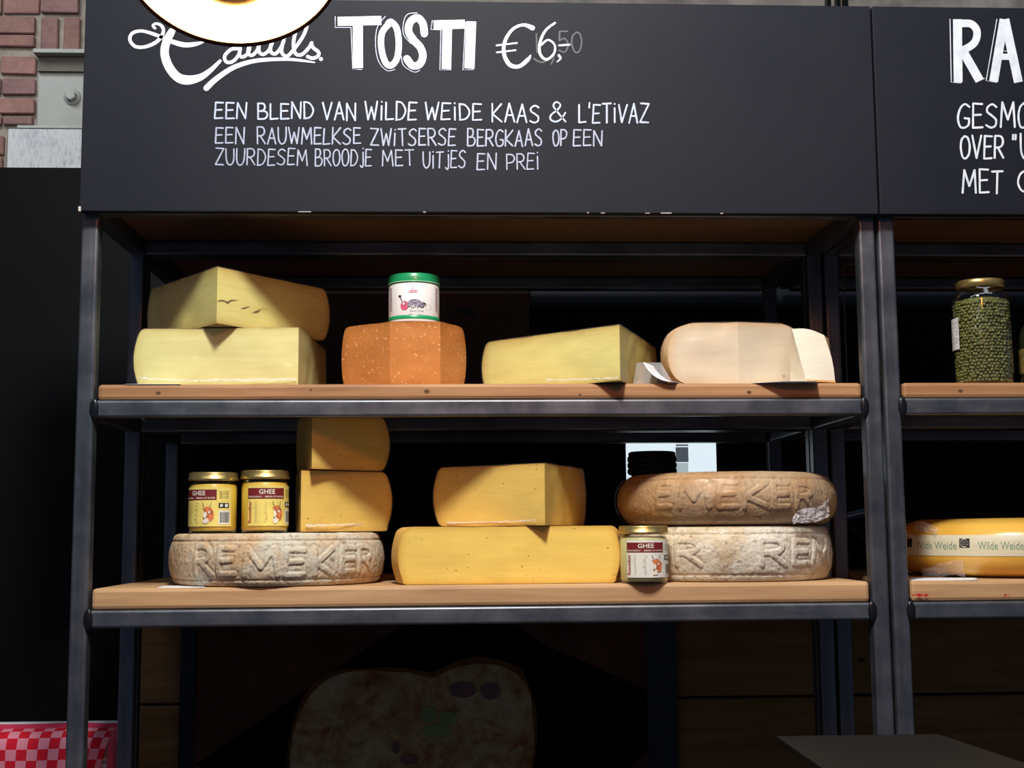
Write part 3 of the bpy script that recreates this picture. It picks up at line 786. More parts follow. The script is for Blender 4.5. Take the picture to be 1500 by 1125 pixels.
def remeker(name, a, b, mold, d, warm=(.42, .22, .09)):
    t = NT(name); v = t.coords(); f = t.noise(v, 16, 6, .65, .5); g = t.noise(v, 110, 5, .7); h = t.noise(t.coords((1, 1, 1.6)), 7.5, 5, .62, .9); k = t.noise(v, 45, 5, .7)
    c = t.ramp(f, [(.32, a), (.64, b)])
    c = t.mix(t.ramp(h, [(.44, (0, 0, 0)), (.60, (.9, .9, .9))]), c, mold)
    c = t.mix(t.ramp(k, [(.60, (0, 0, 0)), (.74, (.7, .7, .7))]), c, warm)
    c = t.mix(t.ramp(g, [(.53, (0, 0, 0)), (.68, (.8, .8, .8))]), c, d)
    t.set(Base_Color=c, Roughness=.85, Specular_IOR_Level=.2); t.bump(g, 1.0, .0022); return t.m
rm1 = remeker('natural_rind_grey', (.44, .27, .14), (.66, .50, .32), (.56, .54, .44), (.22, .15, .09))
rm2 = remeker('natural_rind_white', (.50, .37, .22), (.72, .61, .43), (.74, .70, .60), (.22, .16, .10))
rm3 = remeker('natural_rind_brown', (.34, .18, .075), (.50, .31, .15), (.46, .34, .21), (.24, .12, .05), (.62, .40, .22))
zH0 = ZBL+E0; zH1 = AZ(405, 781, -.010)
LH = [('R', 285, 309, 801, 842), ('E', 319, 342, 803, 842), ('M', 357, 407, 803, 843), ('E', 418, 446, 805, 843), ('K', 462, 489, 803, 842), ('E', 501, 521, 802, 839), ('R', 527, 545, 801, 838)]
embossed_wheel('round_cheese', 'grey-tan cheese wheel with embossed letters carrying two yellow jars, left of lower shelf', 247, 563, -.010, zH0, zH1, LH, rm1, midpy=815)
# N, O right
zN1 = AZ(1090, 771, .0)
LN = [('R', 990, 1026, 792, 828), ('R', 1115, 1150, 791, 827), ('E', 1163, 1185, 792, 826), ('M', 1191, 1214, 793, 826)]
tN = embossed_wheel('round_cheese', 'whitish embossed cheese wheel at right of lower shelf, beneath the brown one', 914, 1219, .002, ZBL+E0, zN1, LN, rm2, wrap=film('film_loose', .10, bump=.9, haze=.01), midpy=812)
zO0 = zN1+.0016; zO1 = AZ(1065, 689, -.004)
LO = [('E', 961, 980, 706, 742), ('M', 995, 1038, 706, 743), ('E', 1052, 1079, 706, 743), ('K', 1090, 1127, 706, 743), ('E', 1134, 1157, 707, 743), ('R', 1168, 1191, 708, 744)]
tO = embossed_wheel('round_cheese', 'brown embossed cheese wheel in plastic film stacked on a whitish wheel', 904, 1226, -.004, zO0, zO1, LO, rm3, bulge=.020, edge=.010, wrap=film('film_wheel', .14, bump=.8, haze=.015), midpy=728)
def cluster(parent, pts, mat, name='film_bunch', r=.006):
    V = []; Fc = []
    nx, ny = 40, 16
    P = smooth_path(pts, 10)
    for i in range(nx+1):
        q = P[min(len(P)-1, int(i/nx*(len(P)-1)))]
        for j in range(ny+1):
            v = j/ny-.5; n_ = Vector((q[0]*85, q[2]*85+v*3, 7))
            V.append((q[0]+.004*noise.noise(n_*1.1), q[1]-.006*abs(noise.noise(n_*2.3))-.0004*random.random(), q[2]+v*q[3]+.0025*noise.noise(n_*1.7)))
    for i in range(nx):
        for j in range(ny): Fc.append((i*(ny+1)+j, (i+1)*(ny+1)+j, (i+1)*(ny+1)+j+1, i*(ny+1)+j+1))
    return mesh(name, V, Fc, mat, parent, True)
filmw = film('film_crumpled', .35, bump=.3, haze=.48, rough=.3)
T, cx, cy, R = tO
def onw(px, py, cx, cy, R, add, h):
    x, y = rayhit(px, py, (cx, cy), R+add, False); return (cx+x, cy+y, at(px, py, cy+y).z, h)
cluster(T, [onw(1160, 763, cx, cy, R-.004, .004, .008), onw(1172, 757, cx, cy, R-.004, .004, .018), onw(1190, 754, cx, cy, R-.004, .004, .022), onw(1205, 750, cx, cy, R-.004, .004, .022), onw(1214, 742, cx, cy, R-.004, .004, .026)], filmw)
# L, M centre of the lower shelf
yL = .028; zL0 = ZBL+E0; zL1 = AZ(745, 771, yL)
xl, xr = AX(583, 812, yL), AX(908, 812, yL); cxL = (xl+xr)/2; half = (xr-xl)/2
RL = .172; dL = math.sqrt(max(0, RL*RL-half*half))
cheese('cheese_half', 'broad golden half cheese with small holes in the middle of lower shelf', cxL, yL+dL, zL0, RL, zL1-zL0, [(0, -1, dL)], pg, rg, bulge=.010, edge=.008, p0=Vector((0, .03)), flatn=2.5, foot=.007)
yM = .008; zM0 = zL1+E0+.0005; zM1 = AZ(798, 679, yM)
wedge('cheese_wedge', 'golden cheese wedge lying on the broad half cheese in the middle of lower shelf', 798, 725, yM, .200, 635, 858, zM0, zM1-zM0, pg, rg, wrap=wrapA, bulge=.012, edge=.006)
# J, K left stack on wheel
yJ = .052; zJ0 = zH1+.0018; zJ1 = AZ(441, 689, yJ)
wedge('cheese_wedge', 'golden cheese block beside the two yellow jars, resting on the embossed wheel', 441, 735, yJ, .155, 433, 574, zJ0, zJ1-zJ0, pg, rg, wrap=wrapB, foot=.006, bulge=.012, edge=.006)
yK = .040; zK0 = zJ1+.002; 
wedge('cheese_wedge', 'dark golden cheese block topmost of its stack, its top hidden by shelf rail', 457, 660, yK, .150, 434, 571, zK0, .082, pg, rg, wrap=wrapB, bulge=.014, edge=.006)

def fold(label, P, mat, h=.0045):
    par = [o_ for o_ in bpy.data.objects if o_.get('label', '').startswith(label)][0]
    pts = []
    for px_, py_, y_ in P:
        q = at(px_, py_, y_); pts.append((q.x, y_-.0012, q.z, h*random.uniform(.6, 1.3)))
    V = []; Fc = []; PP = smooth_path(pts, 14); m = 5
    for i, q in enumerate(PP):
        for j in range(m):
            v = j/(m-1)-.5; n_ = noise.noise(Vector((q[0]*210, j*2.3, q[2]*90)))
            V.append((q[0]+.0006*n_, q[1]-.0022*abs(n_), q[2]+v*q[3]*(1+.9*n_)))
    for i in range(len(PP)-1):
        for j in range(m-1): Fc.append((i*m+j, (i+1)*m+j, (i+1)*m+j+1, i*m+j+1))
    mesh('film_fold', V, Fc, mat, par, False)
fm_ = film('film_fold', .5, bump=.2, haze=.38, rough=.2)
fold('pale yellow cheese wedge at far left', [(203, 554, .052), (260, 557, .050), (330, 557, .049), (434, 556, .048)], fm_, .0030)
fold('long straw-coloured', [(800, 557, .045), (850, 556, .015), (880, 555, -.006), (905, 554, -.025)], fm_, .0035)
fold('golden cheese wedge lying', [(655, 766, .110), (700, 765, .078), (740, 764, .048), (785, 762, .014)], fm_, .0035)
fold('golden cheese block beside', [(448, 770, .054), (490, 769, .080), (530, 768, .112), (566, 769, .140)], fm_, .0045)

# ---- yellow waxed wheel at right with printed band
zT0 = ZBL+E0; cyT = .20; RT_ = .198; topT = AZ(1450, 760, .03)
def wax_wheel():
    H = topT-zT0; cxT = AX(1322, 805, cyT)+RT_; c = (cxT, cyT+.005, zT0)
    T = thing('round_cheese', c, 'shiny yellow waxed cheese wheel with printed paper band at right edge', 'cheese')
    wx = NT('yellow_wax'); f = wx.noise(wx.coords(), 8, 3)
    wx.set(Base_Color=wx.ramp(f, [(.3, (.72, .38, .05)), (.7, (.82, .50, .09))]), Roughness=.28, Coat_Weight=.5, Coat_Roughness=.15)
    def rr(t): return RT_-.030*abs(2*t-1)**3.0-(.010*(max(0, abs(2*t-1)-.8)/.2)**2)
    pr = [(rr(j/40), j/40*H) for j in range(41)]
    pr = pr+[(pr[-1][0]*.97, H+.0008), (pr[-1][0]*.6, H+.002)]
    lathe('rind', pr, c, wx.m, T, 160)
    zt, zb = AZ(1420, 784, .01)-zT0, AZ(1420, 816, .01)-zT0
    def bmap(u, z, off):      # u = angle
        t = max(0, min(1, z/H)); r = rr(t)+.0006+off
        return (c[0]+r*math.cos(u), c[1]+r*math.sin(u), zT0+z)
    V = []; Fc = []; n, m = 150, 8
    a0, a1 = -math.pi*1.02, -.0
    for i in range(n+1):
        for j in range(m+1): V.append(bmap(a0+(a1-a0)*i/n, zb+(zt-zb)*j/m, 0))
    for i in range(n):
        for j in range(m): Fc.append((i*(m+1)+j, (i+1)*(m+1)+j, (i+1)*(m+1)+j+1, i*(m+1)+j+1))
    mesh('paper_band', V, Fc, plain('band_paper', (.66, .60, .42), .5, 0, .08, 20), T, True)
    return T, c, bmap, zt, zb
TW, cW, bmapW, ztW, zbW = wax_wheel()
def text_mesh(s, size=1.0, bold=0):
    cu = bpy.data.curves.new('t', 'FONT'); cu.body = s; cu.size = size; cu.offset = bold; cu.resolution_u = 3
    o = bpy.data.objects.new('t', cu); COL.objects.link(o)
    dg = bpy.context.evaluated_depsgraph_get(); dg.update()
    e = o.evaluated_get(dg); me = e.to_mesh()
    V = [tuple(v.co[:2]) for v in me.vertices]; Fc = [tuple(p.vertices) for p in me.polygons]
    e.to_mesh_clear(); bpy.data.objects.remove(o); bpy.data.curves.remove(cu)
    return V, Fc
def text_on(name, s, fm, u0, u1, v0, v1, mat, parent, bold=0, rot=False, off=.0003, vis=None):
    V, Fc = text_mesh(s, 1, bold)
    xs = [v[0] for v in V]; ys = [v[1] for v in V]; x0, x1, y0, y1 = min(xs), max(xs), min(ys), max(ys)
    W_ = []
    for x, y in V:
        a, b = (x-x0)/(x1-x0), (y-y0)/(y1-y0)
        if rot: a, b = 1-b, a
        W_.append(fm(u0+(u1-u0)*a, v0+(v1-v0)*b, off))
    return mesh(name, W_, Fc, mat, parent)
def angW(px):
    x, y = rayhit(px, 805, cW, RT_, False); return math.atan2(y, x)
green = plain('print_green', (.17, .30, .20), .6); blackp = plain('print_black', (.02, .02, .022), .6)
zm = (ztW+zbW)/2
for x0, x1 in ((1343, 1402), (1433, 1500)):
    text_on('band_text', 'Wilde Weide', bmapW, angW(x0), angW(x1), zm-.006, zm+.006, green, TW)
ik = Ink(bmapW); iw = Ink(bmapW)
for x0, x1 in ((1330, 1337), (1406, 1421)):
    a, b = angW(x0), angW(x1)
    V = []; Fc = []
    for i in range(9):
        for zz in (zm-.003, zm+.0015, zm+.006, zm+.0105): V.append(bmapW(a+(b-a)*i/8, zz, .0006))
    for i in range(8):
        for j in range(3): Fc.append((4*i+j, 4*i+4+j, 4*i+5+j, 4*i+1+j))
    mesh('printed_emblem', V, Fc, blackp, TW)
bmap2 = lambda u, z, o: bmapW(u, z, o+.0012)
iw = Ink(bmap2); a, b = angW(1406), angW(1421); cu_, cz_ = (a+b)/2, zm+.0038; sc = (b-a)/.0155
for r in (.0058,):
    iw.stroke([(cu_+sc*r*math.cos(q), cz_+r*math.sin(q)) for q in [k*math.pi/12 for k in range(4, 21)]], .0012)
    iw.stroke([(cu_+sc*r*math.cos(q), cz_+r*math.sin(q)) for q in [-math.pi*.1+k*math.pi/12 for k in range(-1, 4)]], .0012)
for dx in (-.0026, 0, .0026):
    iw.stroke([(cu_+sc*(dx+.001), cz_+.0026), (cu_+sc*(dx-.0008), cz_), (cu_+sc*(dx+.001), cz_-.0026)], .0009)
iw.build('emblem_mark', plain('print_white', (.6, .56, .42), .6), TW)
tx = [onw(p_, q_, cW[0], cW[1], RT_-.006, .0045, h_) for p_, q_, h_ in ((1350, 838, .012), (1372, 836, .020), (1395, 832, .022), (1412, 832, .026))]
cluster(TW, tx, film('film_tape', .18, bump=.3, haze=.10), 'tape')
tx = [onw(p_, q_, cW[0], cW[1], RT_-.006, .0045, h_) for p_, q_, h_ in ((1340, 772, .012), (1358, 774, .016), (1372, 780, .014))]
cluster(TW, tx, film('film_tape2', .3, bump=.3, haze=.14), 'tape')

# ================================================================= JARS
gold = NT('gold_lid'); f = gold.noise(gold.coords(), 30, 3); gold.set(Base_Color=gold.ramp(f, [(.3, (.42, .30, .10)), (.7, (.60, .46, .18))]), Metallic=.85, Roughness=.32)
ghee = plain('ghee_fat', (.78, .55, .07), .35, 0, .08, 18, coat=.3)
ghee2 = plain('ghee_fat_pale', (.60, .60, .30), .4, 0, .06, 18)
glass = film('jar_glass', .25, bump=.0, haze=.0, rough=.04)
maroon = plain('print_maroon', (.16, .012, .015), .45); paperw = plain('print_cream', (.75, .72, .6), .55)
redp = plain('print_red', (.42, .08, .03), .5); cow_o = plain('print_orange', (.58, .17, .06), .5, 0, .5, 260); cow_w = plain('print_white2', (.80, .74, .62), .5, 0, .1, 150)
greyp = plain('print_grey', (.36, .34, .16), .6); labw = plain('label_white', (.70, .70, .62), .5)
laby = plain('label_yellow', (.76, .62, .16), .5)
def ghee_jar(cpx, py0, Yc, zb, rpx, ytop, label, turn, fat, lab, pale, tilt=0):
    R = rpx*(Yc-EYE.y)/F*1.0; c = at(cpx, py0, Yc); H = AZ(cpx, ytop, Yc-R)-zb
    T = thing('ghee_jar', (c.x, Yc, zb), label, 'jar')
    R *= .965
    lathe('filling', [(R*.90, .0025), (R*.95, .006), (R*.955, H*.77), (R*.90, H*.80)], (c.x, Yc, zb), fat, T, 48)
    lathe('glass', [(R*.93, 0), (R*.985, .004), (R*.985, H*.78), (R*.93, H*.84), (R*.93, H*.86)], (c.x, Yc, zb), glass, T, 48, False)
    lathe('lid', [(R*1.0, H*.845), (R*1.035, H*.85), (R*1.035, H*.885), (R*1.005, H*.895), (R*1.005, H*.965), (R*.985, H*.985), (R*.93, H*.99), (R*.92, H*.975), (0.001, H*.975)], (c.x, Yc, zb), gold.m, T, 48, False)
    def jm(u, v, off):   # u: mm to the right around the jar from the label centre; v fraction of H
        a = -math.pi/2+turn+u/(R*1000); r = R*.992+.0003+off
        return (c.x+r*math.cos(a), Yc+r*math.sin(a), zb+v*H)
    def patch(nm, u0, u1, v0, v1, mat, off=0, n=24):
        V = []; Fc = []
        for i in range(n+1):
            for v in (v0, v1): V.append(jm(u0+(u1-u0)*i/n, v, off))
        for i in range(n): Fc.append((2*i, 2*i+2, 2*i+3, 2*i+1))
        return mesh(nm, V, Fc, mat, T, True)
    patch('label', -31, 50, .10, .74, lab, 0, 48)
    patch('label_banner', -31, 26, .53, .70, maroon, .0003, 32)
    text_on('label_text', 'GHEE', jm, -13, 10, .605, .68, paperw, T, .012, off=.0007)
    text_on('label_text', 'BIOLOGISCH  -  BEREID UIT BOTER', jm, -29, 24, .55, .575, paperw, T, .01, off=.0007)
    text_on('label_text', 'Remeker', jm, -30, -24.5, .15, .50, redp, T, .01, True, off=.0006)
    ink = Ink(lambda u, v, o: jm(u, v, .0006+o))
    for k in range(11):
        v = .47-.031*k
        ink.stroke([(-19, v), (-17+random.uniform(9, 17), v)], .0022) if False else ink.poly([(-19, v), (-19+random.uniform(14, 20), v), (-19+17, v+.006), (-19, v+.006)])
    ink.build('label_text', greyp, T)
    io_ = Ink(lambda u, v, o: jm(u, v, .0007+o)); iw_ = Ink(lambda u, v, o: jm(u, v, .001+o)); ih = Ink(lambda u, v, o: jm(u, v, .0013+o))
    def el(ink, u, v, a, b, n=16, wob=.12):
        ink.poly([(u+a*math.cos(2*math.pi*i/n)*(1+random.uniform(-wob, wob)), v+b*math.sin(2*math.pi*i/n)*(1+random.uniform(-wob, wob))) for i in range(n)])
    el(io_, 16, .27, 6.5, .085); el(io_, 12.5, .37, 4.2, .05); el(io_, 18, .31, 4, .08)
    io_.poly([(6, .385), (10, .375), (10, .39), (7, .40)]); io_.poly([(15, .38), (19, .40), (18, .41), (15, .40)])
    el(iw_, 11, .19, 4.4, .045, wob=.28); el(iw_, 10, .29, 2.6, .05, wob=.3); el(iw_, 16, .33, 1.6, .02, wob=.3)
    for P in ([(10, .41), (7.5, .44), (6.5, .49)], [(14, .41), (17.5, .44), (18.5, .49)]):
        PP = smooth_path(P, 4)
        for a, b in zip(PP[:-1], PP[1:]): ih.poly([(a[0]-.35, a[1]), (a[0]+.35, a[1]), (b[0]+.35, b[1]), (b[0]-.35, b[1])])
    el(ih, 8.6, .225, 1.0, .008, 9, .35); 
    io_.build('label_picture', cow_o, T); iw_.build('label_picture', cow_w, T); ih.build('label_picture', blackp, T)
    patch('label_panel', 29, 47, .13, .36, labw, .0003, 12)
    ibc = Ink(lambda u, v, o: jm(u, v, .0006+o)); x = 31
    while x < 46:
        wd = random.choice((.4, .7, 1.0)); ibc.poly([(x, .16), (x+wd, .16), (x+wd, .33), (x, .33)]); x += wd+random.choice((.4, .6, .9))
    for k in range(5): ibc.poly([(30, .56+k*.026), (44, .56+k*.026), (44, .566+k*.026), (30, .566+k*.026)])
    ibc.build('barcode', blackp, T)
    patch('label_panel', 29, 45, .40, .48, blackp, .0003, 10)
    iee = Ink(lambda u, v, o: jm(u, v, .0007+o)); el(iee, 33, .44, 2.3, .026, wob=0); el(iee, 40.5, .44, 2.5, .03, wob=0); iee.build('printed_emblem', labw, T)
    return T
zHt = zH1+.0016
ghee_jar(312, 760, .075, zHt, 36.3, 690, 'yellow jar at left of the two on the embossed wheel, barcode showing', -.42, ghee, laby, False)
ghee_jar(387.5, 760, .080, zHt, 35.6, 687, 'yellow jar beside the golden cheese block, label turned to the right', .28, ghee, laby, False)
ghee_jar(943, 820, .022, ZBL+E0, 36.8, 769, 'pale jar with gold lid standing in front of the two stacked wheels', .0, ghee2, labw, True)

# white/green tin
def tin():
    Yc = .085; zb = topC+.0020; c = at(606.5, 440, Yc); R = 38.0*(Yc-EYE.y)/F; H = AZ(606, 399, Yc-R)-zb
    T = thing('spread_tin', (c.x, Yc, zb), 'small white jar with green lid and cherry picture on the orange chunk', 'jar')
    gr = plain('tin_green', (.012, .27, .10), .3, 0, .08, coat=.4); wh = plain('tin_white', (.72, .70, .70), .35, 0, .05); pk = plain('print_pink', (.55, .08, .16), .5)
    lathe('body', [(R*.96, .0), (R*.985, .002), (R*.985, H*.80), (R*.95, H*.83)], (c.x, Yc, zb), wh, T, 56)
    lathe('base_band', [(R*.975, .0035), (R*.995, .005), (R*.995, H*.135), (R*.975, H*.14)], (c.x, Yc, zb), gr, T, 56, False)
    lathe('lid', [(R*.97, H*.80), (R*1.005, H*.805), (R*1.01, H*.84), (R*1.01, H*.975), (R*.98, H), (.0005, H)], (c.x, Yc, zb), gr, T, 56, False)
    lathe('lid_rim', [(R*.985, H*.815), (R*1.018, H*.82), (R*1.018, H*.835), (R*.985, H*.84)], (c.x, Yc, zb), plain('tin_rim', (.35, .62, .42), .3), T, 56, False)
    def jm(u, v, off):
        a = -math.pi/2+u/(R*1000); r = R*.99+.0003+off
        return (c.x+r*math.cos(a), Yc+r*math.sin(a), zb+v*H)
    red = Ink(lambda u, v, o: jm(u, v, o)); dk = Ink(lambda u, v, o: jm(u, v, .0003+o)); lt = Ink(lambda u, v, o: jm(u, v, .0006+o))
    def el(k, u, v, a, b, n=18, wob=0): k.poly([(u+a*math.cos(2*math.pi*i/n)*(1+random.uniform(-wob, wob)), v+b*math.sin(2*math.pi*i/n)*(1+random.uniform(-wob, wob))) for i in range(n)])
    el(red, -13.5, .33, 6.5, .095); el(lt, -14.5, .37, 2, .026)
    for a, b in (((-17, .42), (-20, .50)), ((-20, .50), (-21, .53))): dk.poly([(a[0]-.6, a[1]), (a[0]+.6, a[1]), (b[0]+.6, b[1]), (b[0]-.6, b[1])])
    el(dk, -21, .53, 2.6, .02)
    gy = Ink(lambda u, v, o: jm(u, v, .0002+o))
    el(gy, 3, .385, 13, .05, wob=.25); el(gy, -6, .34, 3.5, .05, wob=.2); el(gy, 13, .33, 6, .03, wob=.3); el(gy, 2, .42, 8, .035, wob=.2)
    gy.build('label_picture', plain('print_mauve', (.20, .18, .24), .5, 0, .5, 300), T)
    for k in range(7): el(dk, -2+k*2.8, .30+random.uniform(-.015, .015), .9, .016)
    el(dk, 17, .37, 3.0, .012); 
    ri = Ink(lambda u, v, o: jm(u, v, .0003+o))
    P = [(23+4.5*math.cos(k*.45), .30+.06*math.sin(k*.45)) for k in range(15)]
    for a, b in zip(P[:-1], P[1:]): ri.poly([(a[0], a[1]), (a[0]+.6, a[1]), (b[0]+.6, b[1]+.002), (b[0], b[1]+.002)])
    ri.build('label_picture', greyp, T)
    red.build('label_picture', pk, T); dk.build('label_picture', blackp, T); lt.build('label_picture', wh, T)
    text_on('label_text', 'LÆNEN', jm, -7, 6, .60, .65, pk, T, .02)
    text_on('label_text', 'Cherry Chutney', jm, -5, 16, .19, .245, plain('print_dark', (.10, .10, .12), .5), T, 0)
    k2 = Ink(lambda u, v, o: jm(u, v, .0002+o))
    k2.poly([(-7, .585), (6, .585), (6, .59), (-7, .59)]); k2.poly([(-6, .152), (12, .148), (12, .155), (-6, .158)])
    k2.poly([(-2, .67), (.5, .72), (0, .68), (-1, .665)])
    for side in (-1, 1):
        for k in range(9):
            v = .70-.055*k; u = side*38; k2.poly([(u, v), (u+side*7, v), (u+side*7, v+.018), (u, v+.018)])
    k2.build('label_text', plain('print_plum', (.25, .08, .14), .5), T)
tin()
# dark jar standing on the brown wheel
def dark_tin():
    Yc = .405; zb = ZBL+E0; c = at(955, 675, Yc); R = 35.5*(Yc-EYE.y)/F; H = AZ(955, 660, Yc-R)-zb; hl = H-.038
    T = thing('dark_jar', (c.x, Yc, zb), 'tall dark jar with ribbed black lid behind the brown wheel, before lit screen', 'jar')
    dk = plain('jar_dark', (.010, .009, .008), .25, coat=.4); lid = plain('lid_black', (.014, .013, .012), .4)
    lathe('body', [(R*.85, 0), (R*.93, .003), (R*.93, hl-.02), (R*.86, hl-.004), (R*.86, hl)], (c.x, Yc, zb), dk, T, 40)
    pr = [(R*.96, hl-.002)]
    for k in range(3): z = hl+.001+.0105*k; pr += [(R*1.02, z), (R*1.02, z+.0062), (R*.975, z+.0082)]
    pr += [(R*.97, H-.0015), (R*.9, H), (.0005, H)]
    lathe('lid', pr, (c.x, Yc, zb), lid, T, 40, False)
dark_tin()
# peppercorn jar
def pepper_jar():
    Yc = .07; zb = ZBU+E0; c = at(1438, 480, Yc); R = 42.5*(Yc-EYE.y)/F; H = AZ(1438, 408, Yc-R*.6)-zb
    T = thing('peppercorn_jar', (c.x, Yc, zb), 'tall glass jar packed with green peppercorns and closed by a gold lid', 'jar')
    olive = plain('brine_olive', (.085, .085, .018), .4, 0, .2)
    body = [(R*.90, 0), (R*.98, .004), (R, .012), (R, H*.80), (R*.97, H*.85), (R*.80, H*.90), (R*.78, H*.94)]
    lathe('glass', body, (c.x, Yc, zb), glass, T, 56, False)
    lathe('brine', [(R*.80, .004), (R*.88, .008), (R*.88, H*.80), (R*.6, H*.83)], (c.x, Yc, zb), olive, T, 40)
    lathe('lid', [(R*.80, H*.925), (R*.84, H*.93), (R*.84, H*.985), (R*.80, H), (.0005, H)], (c.x, Yc, zb), gold.m, T, 48, False)
    pe_ = NT('peppercorn_green'); oi = pe_.n('ShaderNodeTexCoord'); f = pe_.noise(oi.outputs['Object'], 160, 2)
    pe_.set(Base_Color=pe_.ramp(f, [(.3, (.06, .07, .014)), (.7, (.17, .18, .045))]), Roughness=.4)
    bm = bmesh.new(); bmesh.ops.create_icosphere(bm, subdivisions=2, radius=1)
    base = [v.co.copy() for v in bm.verts]; tri = [tuple(v.index for v in f.verts) for f in bm.faces]; bm.free()
    V = []; Fc = []
    z = .007; row = 0
    while z < H*.82:
        rad = R*.90 if z < H*.78 else R*.84; n = int(2*math.pi*rad/.0056)
        for i in range(n):
            a = 2*math.pi*(i+.5*(row % 2)+random.uniform(-.22, .22))/n
            if math.sin(a) > .35: continue
            r = random.uniform(.0024, .0033); q = rad+random.uniform(-.0016, .0006); zz = z+random.uniform(-.0011, .0011)
            b = len(V); V += [(c.x+q*math.cos(a)+v.x*r, Yc+q*math.sin(a)+v.y*r, zb+zz+v.z*r) for v in base]
            Fc += [tuple(b+k for k in t) for t in tri]
        z += .0049; row += 1
    o = mesh('peppercorns', V, Fc, pe_.m, T, True); o['kind'] = 'stuff'
    a0 = math.atan2(*rayhit(1396, 500, (c.x, Yc), R, False)[::-1]); V = []; Fc = []
    z0_, z1_ = AZ(1400, 512, Yc-R*.2)-zb, AZ(1400, 466, Yc-R*.2)-zb
    for i in range(9):
        a = a0-.35+.62*i/8+.25
        for zz in (z0_, z1_): V.append((c.x+(R+.0006)*math.cos(a), Yc+(R+.0006)*math.sin(a), zb+zz))
    for i in range(8): Fc.append((2*i, 2*i+2, 2*i+3, 2*i+1))
    mesh('label', V, Fc, plain('label_pale', (.55, .55, .56), .5, 0, .3, 200), T, True)
    k = Ink(lambda u, v, o: (c.x+(R+.001)*math.cos(u), Yc+(R+.001)*math.sin(u), zb+v))
    for i in range(7):
        zz = z0_+(z1_-z0_)*(i+.7)/8; k.poly([(a0+.08, zz), (a0+.42, zz), (a0+.42, zz+.0012), (a0+.08, zz+.0012)])
    k.build('label_text', greyp, T)
pepper_jar()
def dark_bottle():
    Yc = .09; zb = ZBU+E0; c = at(1513, 500, Yc); R = .022
    T = thing('dark_bottle', (c.x, Yc, zb), 'dark glass bottle just inside the right edge beside the peppercorn jar', 'bottle')
    bg = NT('bottle_glass'); bg.set(Base_Color=(.012, .014, .006), Roughness=.08, Coat_Weight=.6)
    lathe('glass', [(R*.9, 0), (R, .004), (R, .075), (R*.8, .090), (R*.4, .105), (R*.38, .125)], (c.x, Yc, zb), bg.m, T, 40)
    lathe('label', [(R+.0004, .022), (R+.0006, .024), (R+.0006, .058), (R+.0004, .060)], (c.x, Yc, zb), plain('bottle_label', (.10, .075, .02), .5, 0, .6, 90), T, 40, False)
    lathe('cap', [(R*.42, .118), (R*.45, .120), (R*.45, .136), (.0004, .138)], (c.x, Yc, zb), M['weld'], T, 30, False)
dark_bottle()

# ================================================================= PAPERS
def sheet(name, P4, label, mat, cat='paper', curl=None, thick=.0004, n=14):
    A, B, C, D = [Vector(p) for p in P4]; V = []; Fc = []
    for j in range(n+1):
        for i in range(n+1):
            u, v = i/n, j/n; p = (A*(1-u)+B*u)*(1-v)+(D*(1-u)+C*u)*v
            if curl: p = p+curl(u, v)
            V.append(p)
    for j in range(n):
        for i in range(n): Fc.append((j*(n+1)+i, j*(n+1)+i+1, (j+1)*(n+1)+i+1, (j+1)*(n+1)+i))
    o = mesh(name, V, Fc, mat, None, True); tag(o, label, cat)
    md = o.modifiers.new('thickness', 'SOLIDIFY'); md.thickness = thick; md.offset = 0; return o
paper_m = plain('white_paper', (.80, .82, .86), .6, 0, .03)
z = ZBU+.0003
def P3(px, py, Y, zz): p = at(px, py, Y); return (p.x, Y, zz)
sheet('price_paper', [P3(1148, 556, -.018, z-.0004), P3(1196, 560, -.020, z-.0004), P3(1200, 556, .05, z), P3(1020, 556, .05, z)], 'white paper under the goat cheese poking out over the board edge', paper_m)
sheet('price_paper', [P3(183, 557, .004, z), P3(265, 558, .004, z), P3(265, 556, .06, z), P3(200, 556, .05, z)], 'thin white paper under the left cheese pair on the upper shelf', paper_m)
sheet('price_paper', [P3(230, 858, .010, ZBL+.0003), P3(300, 858, .006, ZBL+.0003), P3(300, 856, .09, ZBL+.0003), P3(238, 856, .07, ZBL+.0003)], 'white paper corner showing under the embossed wheel at lower left', paper_m)
sheet('price_paper', [P3(1333, 851, .012, ZBL+.0003), P3(1432, 851, .006, ZBL+.0003), P3(1430, 850, .1, ZBL+.0003), P3(1334, 850, .1, ZBL+.0003)], 'white paper corner showing under the shiny yellow wheel', paper_m)
# curled label next to cheese D
a = at(984, 556, .012); b = at(934, 531, .0)
V = []; Fc = []
T = thing('price_card', (a.x, .01, ZBU), 'curled white price card beside the long straw-coloured wedge', 'card')
n = 16
for i in range(n+1):
    q = i/n; ang = q*1.25
    x = a.x-.036*math.sin(ang)*1.0-.010*q; zz = ZBU+.0006+.040*(1-math.cos(ang))*1.05*q**.2
    for j in range(5):
        s = j/4; V.append((x+.030*s*(1-.25*q)+.012*s*(1-q)*0, -.006+.046*s, zz-.0*s))
for i in range(n):
    for j in range(4): Fc.append((i*5+j, (i+1)*5+j, (i+1)*5+j+1, i*5+j+1))
q1, q2, q3, q4 = [P3(*k) for k in ((927, 556, .030, ZBU+.001), (988, 556, .040, ZBU+.001), (968, 531, .040, 0), (933, 531, .030, 0))]
q3 = (q3[0], q3[1], AZ(968, 531, .040)); q4 = (q4[0], q4[1], AZ(933, 531, .030))
hs = mesh('clear_holder', [q1, q2, q3, q4], [(0, 1, 2, 3)], film('clear_plastic', .3, bump=.1, haze=.16), T); md = hs.modifiers.new('t', 'SOLIDIFY'); md.thickness = .0006
o = mesh('card', V, Fc, paper_m, T, True); md = o.modifiers.new('t', 'SOLIDIFY'); md.thickness = .0005
